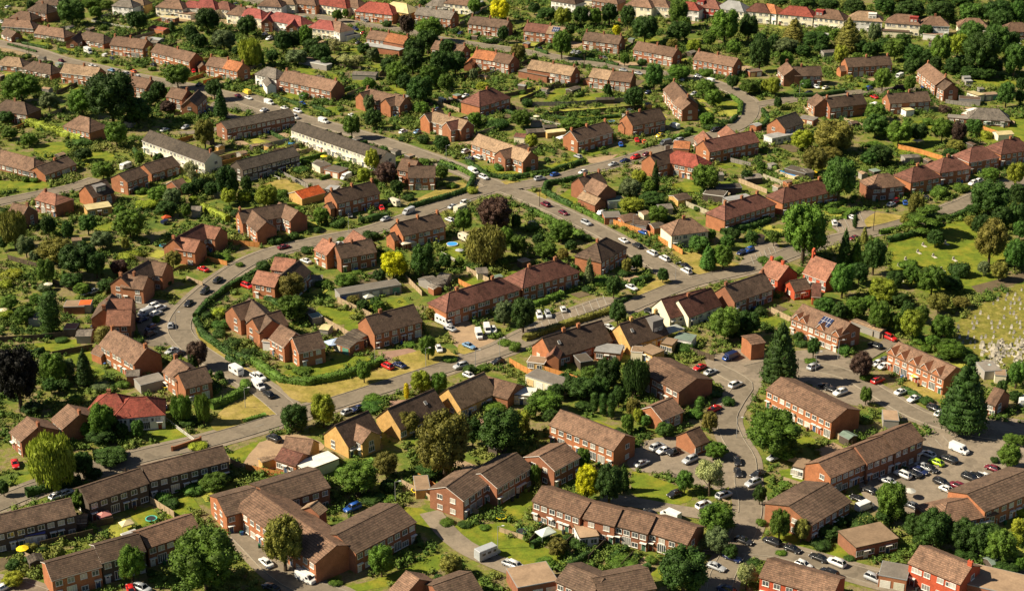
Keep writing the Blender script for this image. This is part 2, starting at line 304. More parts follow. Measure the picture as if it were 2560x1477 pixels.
def build_house(blocks, label=None, near=True, rng=random):
    B0 = blocks[0]; kind = B0.opt.get('K')
    tot = sum(b.L for b in blocks[:1])
    if not kind:
        kind = 'bungalow' if B0.e < 3.3 else ('terrace' if B0.x1-B0.x0 > 27 else ('house_pair' if B0.x1-B0.x0 > 14 else 'house'))
    root = bpy.data.objects.new(kind, None); COL.objects.link(root); root.empty_display_size = .1
    root.location = B0.c; root.rotation_euler = (0, 0, B0.ang); ca, sa = math.cos(-B0.ang), math.sin(-B0.ang)
    trim_white = ('T' in B0.opt) or (('t' not in B0.opt) and rng.random() < .12)
    small = kind in ('shed', 'garage', 'greenhouse', 'summer_house', 'carport')
    feet = []
    for b in blocks:
        feet.append((b.c.x, b.c.y, b.ang, max(-b.x0, b.x1), b.w/2))
    for bi, b in enumerate(blocks):
        dx, dy = b.c.x - B0.c.x, b.c.y - B0.c.y; off = Vector((dx*ca - dy*sa, dx*sa + dy*ca, 0)); rz = b.ang - B0.ang
        M = Matrix.Translation(off) @ Matrix.Rotation(rz, 4, 'Z')
        def place(nm, me, x, y, z, r=0, color=None, parent=root, sc=None):
            p = M @ Vector((x, y, z)); return link(nm, me, parent, p, rz + r, color, sc)
        tanp = math.tan(R(b.p)); hw = b.w/2; e = b.e; zr = b.rh
        j = rng.uniform(.72, 1.15); rc = tuple(c*j for c in ROOFC[b.roof][0]); j = rng.uniform(.92, 1.1); wc = tuple(min(.8, c*j) for c in WALLC[b.wall][0])
        if b.wall in 'bod': q = rng.uniform(0, .5); wc = tuple(v*(1-q)+u*q for v, u in zip(wc, (.22, .115, .07)))
        wm = 'brick_wall' if b.wall in BRICKY else ('fence_wood' if b.wall == 'k' and small else 'render_wall')
        # walls
        mb = MB()
        if b.kind == 'g':
            prof = [(-hw, 0), (hw, 0), (hw, e), (0, zr), (-hw, e)]
            mb.loft([[(x, y, z) for y, z in prof] for x in (b.x0, b.x1)])
        elif b.kind in 'ij':
            sgn = 1 if b.kind == 'i' else -1; g_ = b.x0 if sgn > 0 else b.x1; h_ = b.x1 if sgn > 0 else b.x0
            mb.box(b.x0, b.x1, -hw, hw, 0, e); mb.face([(g_, -hw, e), (g_, hw, e), (g_, 0, zr)])
        else: mb.box(b.x0, b.x1, -hw, hw, 0, e)
        wall = place('wall', mb.mesh('wall', [wm]), 0, 0, 0, color=wc)
        # roof
        mb = MB(); t = .14; ov = .35 if not small else .15
        rm = 'flat_roof' if (b.kind == 'f' or b.roof in 'wsyeB') else 'roof_tiles'
        if b.kind == 'f':
            mb.box(b.x0-ov*.6, b.x1+ov*.6, -hw-ov*.6, hw+ov*.6, e+.003, e+.22, 1); mb.box(b.x0-ov*.6+.12, b.x1+ov*.6-.12, -hw-ov*.6+.12, hw+ov*.6-.12, e+.16, e+.235, 0)
        else:
            ze = e - ov*tanp + .02; Y = hw+ov; x0 = b.x0; x1 = b.x1; zt = zr+.02
            gx0 = x0-.22 if b.kind in 'gi' else x0-ov; gx1 = x1+.22 if b.kind in 'gj' else x1+ov
            rx0 = gx0 if b.kind in 'gi' else x0+hw; rx1 = gx1 if b.kind in 'gj' else x1-hw
            E = [(gx0,-Y),(gx1,-Y),(gx1,Y),(gx0,Y)]
            for s in (0, t):
                k = [(x, y, ze+s) for x, y in E]; r0 = (rx0, 0, zt+s); r1 = (rx1, 0, zt+s); mi = 0 if s else 1
                mb.face([k[0], k[1], r1, r0], mi); mb.face([k[2], k[3], r0, r1], mi)
                if b.kind in 'hi': mb.face([k[1], k[2], r1], mi)
                if b.kind in 'hj': mb.face([k[3], k[0], r0], mi)
            lo = [(x, y, ze) for x, y in E]; hi = [(x, y, ze+t) for x, y in E]
            mb.face([lo[0], lo[1], hi[1], hi[0]], 1); mb.face([lo[2], lo[3], hi[3], hi[2]], 1)
            for a_, b_, r_, gab in ((1, 2, rx1, b.kind in 'gj'), (3, 0, rx0, b.kind in 'gi')):
                if gab:
                    mb.face([lo[a_], (r_, 0, zt), (r_, 0, zt+t), hi[a_]], 1); mb.face([(r_, 0, zt), lo[b_], hi[b_], (r_, 0, zt+t)], 1)
                else: mb.face([lo[a_], lo[b_], hi[b_], hi[a_]], 1)
            if not small:
                mb.box(rx0, rx1, -.13, .13, zt+t-.06, zt+t+.07, 2)
                for hx, sg, ok in ((rx1, 1, b.kind in 'hi'), (rx0, -1, b.kind in 'hj')):
                    if ok:
                        for sy in (-1, 1): mb.cyl((hx, 0, zt+t), (hx+sg*(hw+ov), sy*Y, ze+t), .1, .1, 5, 2)
        trim = 'white_trim' if trim_white else ('bark' if not small else 'galvanised')
        roof = place('roof', mb.mesh('roof', [rm, trim, 'roof_tiles' if not small else rm]), 0, 0, 0, color=rc)
        # chimneys
        for q in [float(v) for v in b.opt.get('c', '').split(',') if v != '']:
            mb = MB(); x = b.x0 + (b.x1-b.x0)*min(max(q, .03), .97) if b.kind == 'g' else -b.L/2 + b.L*q
            mb.box(-.5, .5, -.33, .33, -1.3, .95, 0); mb.box(-.56, .56, -.39, .39, .95, 1.12, 0)
            for u in (-.27, .27): mb.cyl((u, 0, 1.12), (u, 0, 1.5), .12, .1, 6, 1)
            link('chimney', mb.mesh('chimney', ['brick_wall', 'concrete_pot']), roof, (x, 0, zr+.1), R(90) if b.w < 9 else 0, (wc if b.wall in BRICKY else WALLC['b'][0]))
        # which long side faces the camera
        side = -1 if math.cos(b.ang) > 0 else 1
        sl = math.hypot(hw, zr-e)
        def on_slope(q, v, s=side):      # q along 0..1, v up the slope 0..1
            return (b.x0 + (b.x1-b.x0)*q, s*hw*(1-v), e + (zr-e)*v + .36)
        for q in [float(v) for v in b.opt.get('s', '').split(',') if v != '']:
            mb = MB(); mb.box(-1.9, 1.9, -1.6, 1.6, 0, .08)
            x, y, z = on_slope(q, .5); o = place('solar_panel', mb.mesh('solar_panel', ['solar_glass']), x, y, z)
            o.rotation_euler = (Matrix.Rotation(rz, 3, 'Z') @ Matrix.Rotation(-side*R(b.p), 3, 'X')).to_euler()
        for q in [float(v) for v in b.opt.get('v', '').split(',') if v != '']:
            mb = MB(); mb.box(-.45, .45, -.55, .55, 0, .09, 0); mb.box(-.36, .36, -.46, .46, .09, .1, 1)
            x, y, z = on_slope(q, .55); o = place('skylight', mb.mesh('skylight', ['white_trim', 'window_glass']), x, y, z)
            o.rotation_euler = (Matrix.Rotation(rz, 3, 'Z') @ Matrix.Rotation(-side*R(b.p), 3, 'X')).to_euler()
        for q in [float(v) for v in b.opt.get('D', '').split(',') if v != '']:
            mb = MB(); dw = 2.0; x, y, z = on_slope(q, .25)
            zz = zr - .35; mb.box(x-dw, x+dw, min(0, y), max(0, y), e+.3, zz, 0); mb.box(x-dw-.15, x+dw+.15, min(0, y)-(.2 if side < 0 else 0), max(0, y)+(.2 if side > 0 else 0), zz, zz+.15, 1)
            dc = {'w': (.78,.76,.7), 't': (.3,.05,.04), 'g': (.2,.19,.18)}[b.opt.get('Q', 'g')]
            o = place('dormer', mb.mesh('dormer', ['render_wall', 'flat_roof']), 0, 0, 0, color=dc)
            for u in (-.9, .9): link('dormer_window', WIN['a'], o, (x+u, y, e+1.0+.35), 0 if side < 0 else R(180), scale=(.8, 1, .8))
        # gablet dormers flush with the front wall
        for q in [float(v) for v in b.opt.get('G', '').split(',') if v != '']:
            mb = MB(); x = b.x0 + (b.x1-b.x0)*q; yy = side*(hw+.08); g2 = 1.15
            prof = [(x-g2, e-1.2), (x+g2, e-1.2), (x+g2, e+.5), (x, e+1.75), (x-g2, e+.5)]
            mb.loft([[(px, yv, pz) for px, pz in prof] for yv in (yy, side*.8)], 0)
            for sg in (-1, 1):
                a1 = (x, yy+side*.22, e+1.95); a2 = (x+sg*(g2+.3), yy+side*.22, e+.38); b1 = (x, side*.6, e+1.95); b2 = (x+sg*(g2+.3), side*.6, e+.38)
                up = Vector((0, 0, .13)); A = [Vector(v) for v in (a1, a2, b2, b1)]; k = [tuple(v) for v in A] + [tuple(v+up) for v in A]
                kk = len(mb.v); mb.v += k
                for qd, mi in (((4,5,6,7),1),((0,1,5,4),2),((3,2,1,0),2),((1,2,6,5),2),((2,3,7,6),2)): mb.f.append(tuple(kk+i for i in qd)); mb.m.append(mi)
            place('gable_dormer', mb.mesh('gable_dormer', [wm, 'fence_wood', 'white_trim']), 0, 0, 0, color=wc)
        # openings
        if 'x' in b.opt: continue
        def free(x, y):
            P = M @ Vector((x, y, 0)); wx = B0.c.x + P.x*math.cos(B0.ang) - P.y*math.sin(B0.ang); wy = B0.c.y + P.x*math.sin(B0.ang) + P.y*math.cos(B0.ang)
            return not any(inside(f, wx, wy, .25) for k, f in enumerate(feet) if k != bi)
        ln = b.x1 - b.x0
        for s in (-1, 1):
            ny = math.cos(b.ang)*s
            if ny > .25: continue
            rot = 0 if s < 0 else R(180); y = s*(hw+.004)
            if kind == 'garage':
                nn = max(1, int(ln/2.9)); cc = [(.7,.68,.6), (.6,.58,.45), (.12,.3,.22), (.15,.2,.5), (.7,.5,.25), (.66,.66,.62)]
                for i in range(nn):
                    x = b.x0 + ln*(i+.5)/nn
                    if free(x, y): place('garage_door', GDOOR, x, y, .02, rot, cc[(i+int(b.c.x)) % len(cc)])
                continue
            if small:
                if free(0, y): place('shed_door' if kind == 'shed' else 'door', DOOR, ln*.15, y, .02, rot, (.2, .15, .1), sc=(.8, .3, .85))
                continue
            n = max(1, round(ln / float(b.opt.get('n', 6.2)))); U = ln / n
            if e < 3.3:
                for i in range(n):
                    xc = b.x0 + U*(i+.5); fl = 1 if i % 2 else -1
                    for x, k in ((xc - fl*U*.24, 'a'), (xc + fl*U*.3, 'b')):
                        if free(x, y): place('window', WIN[k], x, y, .95, rot)
                    if U > 5.5 and free(xc+fl*.2, y): place('door', DOOR, xc + fl*.1, y, .05, rot, rng.choice([(.6,.58,.55), (.25,.05,.03), (.05,.08,.15)]))
                continue
            for i in range(n):
                xc = b.x0 + U*(i+.5); fl = 1 if i % 2 else -1
                up = [(xc - U*.24, 'a'), (xc + U*.24, 'a')] if U > 4 else [(xc, 'a')]
                if U > 5.6: up.append((xc + fl*.2, 's'))
                for x, k in up:
                    if free(x, y): place('window', WIN[k], x, y, e-1.75, rot)
                if free(xc - fl*U*.24, y): place('window', WIN[rng.choice('abp') if U > 4 else 'a'], xc - fl*U*.24, y, .75 if U < 4 else .45, rot)
                x = xc + fl*U*.3
                if U > 3.4 and free(x, y): place('door', DOOR, x, y, .05, rot, rng.choice([(.62,.6,.56), (.62,.6,.56), (.25,.05,.03), (.05,.08,.15), (.05,.12,.07)]))
                if b.e >= 7.3: 
                    for x, k in up[:2]:
                        if free(x, y): place('window', WIN[k], x, y, e-4.2, rot)
        if b.kind != 'h' and b.kind != 'f':
            for s, okk in ((-1, b.kind in 'gi'), (1, b.kind in 'gj')):
                if not okk: continue
                ny = math.sin(b.ang)*s
                if ny > .25: continue
                x = (b.x0 if s < 0 else b.x1) + s*.004; rot = R(90)*s
                xs = [0] if b.w < 8 else ([-1.9, 1.9] if b.w > 9.5 else [rng.choice([-1.4, 1.2])])
                if 'y' in b.opt: continue
                if rng.random() < .75 or 'Y' in b.opt or b.w < 8:
                    for yy in xs:
                        if e > 3.3:
                            if free(x, yy): place('window', WIN['a'], x, yy, e-1.6, rot); place('window', WIN['a' if b.w>8 else 'b'], x, yy, .8, rot)
                        elif free(x, yy): place('window', WIN['a'], x, yy, 1.0, rot)
    wn_ = WALLC[B0.wall][1]; nm = kind.replace('_', ' ').replace('house pair', 'semi-detached pair')
    desc = '%s roofed %s %s' % (ROOFC[B0.roof][1], wn_, nm)
    cat = {'house_pair': 'house', 'terrace': 'terraced houses'}.get(kind, kind.replace('_', ' '))
    grp = {'house_pair': 'houses of the estate', 'house': 'houses of the estate', 'terrace': 'terraces of the estate', 'bungalow': 'bungalows of the estate', 'shed': 'garden sheds', 'garage': 'garages'}.get(kind)
    thing(root, desc, cat, grp, label)
    return root

# ------------------------------------------------------------------ vehicles
def vehicle_meshes():
    def sec(x, w, z0, z1, tw=None, inset=.12):
        tw = w if tw is None else tw
        return [(x,-w,z0),(x,w,z0),(x,w*1.0,z0+(z1-z0)*.55),(x,tw,z1-inset*.4),(x,tw-inset,z1),(x,-tw+inset,z1),(x,-tw,z1-inset*.4),(x,-w,z0+(z1-z0)*.55)]
    out = {}
    def car(L, stations, cabin, h, roofz, name):
        mb = MB(); mb.loft([sec(x*L/2, w, .28, z) for x, w, z in stations])
        # painted roof and pillars
        c0, c1, c2, c3 = [v*L/2 for v in cabin]
        rw = .56
        mb.loft([[(c1, -rw, roofz-.05), (c1, rw, roofz-.05), (c1, rw-.08, roofz), (c1, -rw+.08, roofz)], [(c2, -rw, roofz-.05), (c2, rw, roofz-.05), (c2, rw-.08, roofz), (c2, -rw+.08, roofz)]])
        for sy in (-1, 1):
            for (xa, xb) in ((c0, c1), (c3, c2)): mb.cyl((xa, sy*.74, h-.02), (xb, sy*.55, roofz-.03), .05, .045, 5)
            mb.cyl(((c1+c2)/2, sy*.775, h-.02), ((c1+c2)/2, sy*.56, roofz-.03), .045, .045, 5)
            mb.box(c0+ (c1-c0)*.3-.12 if c0 > 0 else c0, (c0+(c1-c0)*.3), sy*.86-.08, sy*.86+.08, h-.02, h+.12)
        body = mb.mesh(name + '_body', ['car_paint'], True)
        for p in body.polygons: p.use_smooth = True
        mb = MB(); gw = .73
        mb.loft([[(c0, -gw, h-.03), (c3, -gw, h-.03), (c3, gw, h-.03), (c0, gw, h-.03)], [(c1, -.54, roofz-.04), (c2, -.54, roofz-.04), (c2, .54, roofz-.04), (c1, .54, roofz-.04)]])
        glass = mb.mesh(name + '_windows', ['car_glass'])
        return body, glass, L
    S = [(1.0, .62, .62), (.96, .74, .70), (.80, .84, .80), (.42, .88, .93), (0, .89, .95), (-.55, .88, .96), (-.85, .84, .93), (-.97, .76, .86), (-1, .66, .66)]
    out['car'] = car(4.1, S, (.50, .22, -.62, -.93), .94, 1.47, 'hatchback')
    S2 = [(1.0, .62, .6), (.96, .76, .68), (.80, .86, .78), (.42, .90, .90), (0, .91, .93), (-.5, .90, .94), (-.85, .86, .93), (-.97, .78, .84), (-1, .66, .62)]
    out['saloon'] = car(4.6, S2, (.42, .16, -.40, -.70), .93, 1.44, 'saloon')
    S3 = [(1.0, .66, .7), (.96, .8, .85), (.80, .9, .98), (.42, .94, 1.08), (0, .95, 1.1), (-.5, .95, 1.1), (-.9, .9, 1.08), (-.98, .82, 1.0), (-1, .7, .7)]
    out['suv'] = car(4.6, S3, (.46, .26, -.80, -.97), 1.08, 1.72, 'estate')
    # van
    mb = MB(); L = 5.2
    st = [(1.0,.72,.75),(.97,.84,.95),(.78,.92,1.15),(.5,.94,1.95),(.42,.95,2.1),(-.97,.95,2.12),(-1,.9,2.05)]
    mb.loft([sec(x*L/2, w, .32, z, tw=w*.93, inset=.14) for x, w, z in st]); body = mb.mesh('van_body', ['car_paint'])
    mb = MB(); a, b_ = .765*L/2+.02, .52*L/2+.02
    mb.loft([[(a,-.76,1.2),(a,.76,1.2),(a-.03,.76,1.19),(a-.03,-.76,1.19)],[(b_,-.72,1.92),(b_,.72,1.92),(b_-.03,.72,1.91),(b_-.03,-.72,1.91)]])
    for sy in (-1, 1): mb.box(.28*L/2, .56*L/2, sy*.945-.012, sy*.945+.012, 1.2, 1.75)
    out['van'] = (body, mb.mesh('van_windows', ['car_glass']), L)
    # camper / motorhome
    mb = MB(); L = 6.2
    st = [(1.0,.8,.8),(.97,.9,1.0),(.82,.95,1.25),(.66,1.05,1.9),(.60,1.1,2.75),(-.96,1.12,2.8),(-1,1.08,2.7)]
    mb.loft([sec(x*L/2, w, .35, z, tw=w*.95, inset=.15) for x, w, z in st]); body = mb.mesh('motorhome_body', ['car_paint'])
    mb = MB()
    for sy in (-1, 1):
        for x0, x1 in ((-.75,-.45),(-.25,.05),(.25,.5)): mb.box(x0*L/2, x1*L/2, sy*1.11-.015, sy*1.11+.015, 1.45, 2.0)
    a, b_ = .81*L/2+.02, .67*L/2+.02
    mb.loft([[(a,-.8,1.3),(a,.8,1.3),(a-.03,.8,1.29),(a-.03,-.8,1.29)],[(b_,-.85,1.85),(b_,.85,1.85),(b_-.03,.85,1.84),(b_-.03,-.85,1.84)]])
    out['motorhome'] = (body, mb.mesh('motorhome_windows', ['car_glass']), L)
    # caravan
    mb = MB(); L = 5.0
    st = [(1.0,.95,1.5),(.94,1.05,2.2),(.8,1.08,2.5),(-.8,1.08,2.5),(-.95,1.05,2.2),(-1,.95,1.5)]
    mb.loft([sec(x*L/2, w, .45, z, tw=w*.96, inset=.15) for x, w, z in st]); mb.box(L/2, L/2+.9, -.05, .05, .5, .58, 0)
    body = mb.mesh('caravan_body', ['car_paint'])
    mb = MB()
    for sy in (-1, 1):
        for x0, x1 in ((-.8,-.4),(.3,.75)): mb.box(x0*L/2, x1*L/2, sy*1.075-.015, sy*1.075+.015, 1.35, 1.95)
    mb.box(L/2*.965, L/2*.985, -.7, .7, 1.45, 1.95); mb.box(-L/2*.99, -L/2*.968, -.7, .7, 1.45, 1.95)
    out['caravan'] = (body, mb.mesh('caravan_windows', ['car_glass']), L)
    # small covered trailer
    mb = MB(); L = 2.6; mb.box(-1.3, 1.3, -.75, .75, .45, 1.35); mb.box(1.3, 2.0, -.04, .04, .45, .53); mb.box(-1.33, 1.33, -.78, .78, 1.352, 1.42)
    b_ = mb.mesh('trailer_body', ['car_paint']); mb = MB(); mb.box(-1.325, -1.302, -.5, .5, .8, 1.1); out['trailer'] = (b_, mb.mesh('trailer_panel', ['car_glass']), L)
    return out
VM = vehicle_meshes()
mb = MB(); mb.cyl((0,-.11,0),(0,.11,0),.32,.32,12,0); mb.cyl((0,-.118,0),(0,.118,0),.19,.19,8,1); WHEEL = mb.mesh('wheel', ['tyre', 'galvanised'])
mb = MB(); mb.box(-.06,.06,-.17,.17,-.07,.07); HLAMP = mb.mesh('headlight', ['lamp_lens'])
CARC = dict(w=((.78,.78,.76),'white'), s=((.42,.44,.46),'silver'), g=((.12,.13,.14),'grey'), k=((.02,.021,.024),'black'), b=((.02,.09,.38),'blue'),
  l=((.18,.33,.52),'light blue'), r=((.6,.02,.02),'red'), m=((.16,.015,.03),'maroon'), n=((.015,.025,.09),'dark blue'), o=((.7,.15,.04),'orange'),
  y=((.75,.55,.05),'yellow'), c=((.72,.66,.5),'cream'), G=((.45,.7,.02),'lime green'))
VNAME = dict(car='parked_car', saloon='parked_car', suv='parked_car', van='parked_van', motorhome='motorhome', caravan='caravan', trailer='trailer')
VDESC = dict(car='hatchback', saloon='saloon car', suv='estate car', van='van', motorhome='motorhome', caravan='caravan', trailer='small trailer')
VCAT = dict(car='car', saloon='car', suv='car', van='van', motorhome='motorhome', caravan='caravan', trailer='trailer')
def build_vehicle(kind, ccode, p, ang, near, label=None):
    body, glass, L = VM[kind]; col, cn = CARC[ccode]
    root = bpy.data.objects.new(VNAME[kind], None); COL.objects.link(root); root.location = p; root.rotation_euler = (0, 0, ang)
    link('body', body, root, color=col); link('windows' if kind != 'trailer' else 'rear_panel', glass, root)
    if kind in ('caravan', 'trailer'): ws = [(0, -1), (0, 1)]
    else: ws = [(x, s) for x in (L*.31, -L*.30) for s in (-1, 1)]
    hw = {'caravan': 1.0, 'motorhome': .98, 'van': .86, 'trailer': .78}.get(kind, .8)
    for x, s in ws: link('wheel', WHEEL, root, (x, s*hw, .32))
    if near and kind not in ('caravan', 'trailer'):
        for s in (-1, 1): link('headlight', HLAMP, root, (L/2-.06, s*.56, .62))
    thing(root, '%s %s' % (cn, VDESC[kind]), VCAT[kind], 'vehicles parked about the estate', label)

# ------------------------------------------------------------------ plants
def ico(sub=1):
    t = (1+5**.5)/2; v = [(-1,t,0),(1,t,0),(-1,-t,0),(1,-t,0),(0,-1,t),(0,1,t),(0,-1,-t),(0,1,-t),(t,0,-1),(t,0,1),(-t,0,-1),(-t,0,1)]
    f = [(0,11,5),(0,5,1),(0,1,7),(0,7,10),(0,10,11),(1,5,9),(5,11,4),(11,10,2),(10,7,6),(7,1,8),(3,9,4),(3,4,2),(3,2,6),(3,6,8),(3,8,9),(4,9,5),(2,4,11),(6,2,10),(8,6,7),(9,8,1)]
    v = [np.array(p)/np.linalg.norm(p) for p in v]
    for _ in range(sub):
        c = {}; nf = []
        def mid(a, b):
            k = (min(a,b), max(a,b))
            if k not in c: p = v[a]+v[b]; v.append(p/np.linalg.norm(p)); c[k] = len(v)-1
            return c[k]
        for a, b, d in f: ab, bd, da = mid(a,b), mid(b,d), mid(d,a); nf += [(a,ab,da),(b,bd,ab),(d,da,bd),(ab,bd,da)]
        f = nf
    return np.array(v), np.array(f)
ICO = ico(1)
def leaf_quads(P, N, size, rs, elong=1.0, up=None):
    n = len(P); T = rs.normal(size=(n, 3)); T -= (T*N).sum(1)[:, None]*N; T /= np.linalg.norm(T, axis=1)[:, None]+1e-9
    if up is not None:
        T = np.tile(np.array([0, 0, 1.0]), (n, 1)) + .25*rs.normal(size=(n, 3)); T /= np.linalg.norm(T, axis=1)[:, None]
    Bv = np.cross(N, T); Bv /= np.linalg.norm(Bv, axis=1)[:, None]+1e-9; s = size*(.6+.8*rs.random(n))[:, None]
    a, b = T*s*elong, Bv*s*(.55 if elong > 1 else .8)
    q = np.stack([P-a-b*.6, P+b-a*.2, P+a+b*.5, P-b+a*.2], 1); return q.reshape(-1, 3)
def raw_mesh(name, V, F4, F3, mat, smooth=True):
    me = bpy.data.meshes.new(name); nv = len(V); me.vertices.add(nv); me.vertices.foreach_set('co', np.asarray(V, dtype=np.float32).ravel())
    nl = len(F4)*4 + len(F3)*3; me.loops.add(nl); me.polygons.add(len(F4)+len(F3))
    idx = np.concatenate([np.asarray(F4, dtype=np.int32).ravel(), np.asarray(F3, dtype=np.int32).ravel()])
    me.loops.foreach_set('vertex_index', idx)
    st = np.concatenate([np.arange(len(F4))*4, len(F4)*4 + np.arange(len(F3))*3]).astype(np.int32); me.polygons.foreach_set('loop_start', st)
    tt = np.concatenate([np.full(len(F4), 4), np.full(len(F3), 3)]).astype(np.int32)
    try: me.polygons.foreach_set('loop_total', tt)
    except Exception: pass
    me.materials.append(MATS[mat]); me.update(calc_edges=True); me.validate(); return me
def crown(name, lobes, nleaf, size, seed, elong=1.0, jit=.75, up=None, core=.84):
    rs = np.random.RandomState(seed); lobes = np.array([tuple(q) if len(q) == 6 else tuple(q[:3])+(q[3],)*3 for q in lobes], float); C = lobes[:, :3]; Rr = lobes[:, 3:6]
    V = []; F3 = []; k = 0; iv, jf = ICO
    for c, r in zip(C, Rr):
        v = iv*(core + .12*rs.normal(size=(len(iv), 1)))*r + c; V.append(v); F3.append(jf + k); k += len(v)
    area = (Rr.prod(1))**(2/3.); cnt = (nleaf*area/area.sum()).astype(int); Q = []
    for i, (c, r, m_) in enumerate(zip(C, Rr, cnt)):
        d = rs.normal(size=(m_, 3)); d /= np.linalg.norm(d, axis=1)[:, None]; rad = .80 + .48*rs.random((m_, 1))**1.6
        P = c + d*r*rad; ok = np.ones(m_, bool)
        for jx, (c2, r2) in enumerate(zip(C, Rr)):
            if jx != i: ok &= (((P-c2)/r2)**2).sum(1) > .72
        ok &= P[:, 2] > -1.05
        P = P[ok]; N = d[ok]/r + jit*rs.normal(size=(ok.sum(), 3))/r.mean(); N /= np.linalg.norm(N, axis=1)[:, None]; Q.append(leaf_quads(P, N, size, rs, elong, up))
    Q = np.concatenate(Q); F4 = np.arange(len(Q)).reshape(-1, 4) + k
    return raw_mesh(name, np.concatenate(V+[Q]), F4, np.concatenate(F3), 'foliage')
CR = {}
def build_crowns():
    rs = np.random.RandomState(3); L = {}
    for v in range(5):          # broadleaf: lumpy dome of many boughs
        lob = [(0, 0, -.05, .62)]; n = 46
        for i in range(n):
            ph = i*2.399 + rs.rand()*.5; z = -.62 + 1.45*(i+.5)/n; rr = math.sqrt(max(0, 1-z*z))*.66*(.8+.35*rs.rand())
            lob.append((rr*math.cos(ph), rr*math.sin(ph), z*.82, .12+.17*rs.rand()))
        L.setdefault('b', []).append(crown('broadleaf_crown', lob, 9500, .033, 10+v, jit=.95, core=.8))
    for v in range(2):          # conifer
        lob = []
        for i in range(11):
            z = -.9+1.8*i/10; r = .98*(1-((z+1)/2)**1.5)**.8+.06; m_ = max(1, int(7*r))
            for j in range(m_):
                ph = j*2*math.pi/m_+i; lob.append((r*.55*math.cos(ph), r*.55*math.sin(ph), z, r*.48+.04, r*.48+.04, .16))
        L.setdefault('c', []).append(crown('conifer_crown', lob, 8000, .036, 30+v, jit=.7))
    for v in range(2):          # column
        lob = [(.1*rs.normal(), .1*rs.normal(), z, .8*math.sqrt(1-(abs(z)*.85)**2)+.08, .8*math.sqrt(1-(abs(z)*.85)**2)+.08, .25) for z in np.linspace(-.85, .8, 9)]
        L.setdefault('y', []).append(crown('column_crown', lob, 3800, .05, 40+v, jit=.5))
    for v in range(2):          # willow
        lob = [(0, 0, .1, .75)]
        for i in range(16):
            ph = i*2.399; r = .55+.15*rs.rand(); lob.append((r*math.cos(ph), r*math.sin(ph), -.2+.5*rs.rand(), .3, .3, .62))
        L.setdefault('w', []).append(crown('willow_crown', lob, 8000, .05, 50+v, elong=2.2, jit=.45, up=1))
    for v in range(1):          # layered cedar
        lob = []
        for i in range(18):
            ph = i*2.399; r = .75*math.sqrt((i+.5)/18); lob.append((r*math.cos(ph), r*math.sin(ph), .7-1.3*r+.25*rs.normal(), .34, .34, .14))
        L.setdefault('k', []).append(crown('cedar_crown', lob, 4800, .045, 60+v, jit=.5))
    for v in range(3):          # bush
        lob = [(0, 0, 0, .7)]
        for i in range(9):
            ph = i*2.399+rs.rand(); r = .5; lob.append((r*math.cos(ph), r*math.sin(ph), -.2+.55*rs.rand(), .42+.1*rs.rand()))
        L.setdefault('d', []).append(crown('bush_leaves', lob, 3600, .05, 70+v, jit=.9))
    for v in range(3):          # open airy tree for blossom and young trees
        lob = []
        for i in range(20):
            ph = i*2.399+rs.rand(); z = -.7+1.5*rs.rand(); r = .7*math.sqrt(max(0, 1-z*z*.9))*(.5+.5*rs.rand()); lob.append((r*math.cos(ph), r*math.sin(ph), z*.8, .18+.14*rs.rand()))
        L.setdefault('a', []).append(crown('open_crown', lob, 6500, .036, 80+v, jit=.95, core=.62))
    return L
CR = build_crowns()
def trunk_mesh(seed, limbs=5):
    rs = random.Random(seed); mb = MB(); mb.cyl((0,0,-.05), (.02,0,.55), .055, .04, 8); mb.cyl((.02,0,.55), (0,.03,1.15), .04, .018, 7)
    for i in range(limbs):
        a = i*2*math.pi/limbs+rs.random(); z = .42+.08*i; mb.cyl((.02,0,z), (.42*math.cos(a), .42*math.sin(a), z+.35), .024, .008, 6)
    return mb.mesh('trunk', ['bark'])
TRUNK = [trunk_mesh(i) for i in range(3)]
TONE = dict(g=((.078,.145,.018),'mid green'), d=((.036,.078,.014),'dark green'), l=((.21,.26,.025),'yellow-green'), Y=((.43,.42,.012),'golden yellow'),
  o=((.15,.15,.03),'olive green'), p=((.065,.04,.03),'purple-brown'), e=((.06,.135,.022),'fresh green'), G=((.11,.155,.06),'grey-green'),
  C=((.26,.29,.12),'pale cream-green'), K=((.007,.008,.006),'nearly black'))
SPEC = dict(b='broadleaf tree', c='conifer', y='columnar clipped tree', w='weeping tree', k='cedar tree', d='round bush', a='open airy tree')
SNAME = dict(b='broadleaf_tree', c='conifer_tree', y='columnar_tree', w='weeping_willow', k='cedar_tree', d='garden_bush', a='open_tree')
TREES = []; SMALL_TREE_R = 3.35
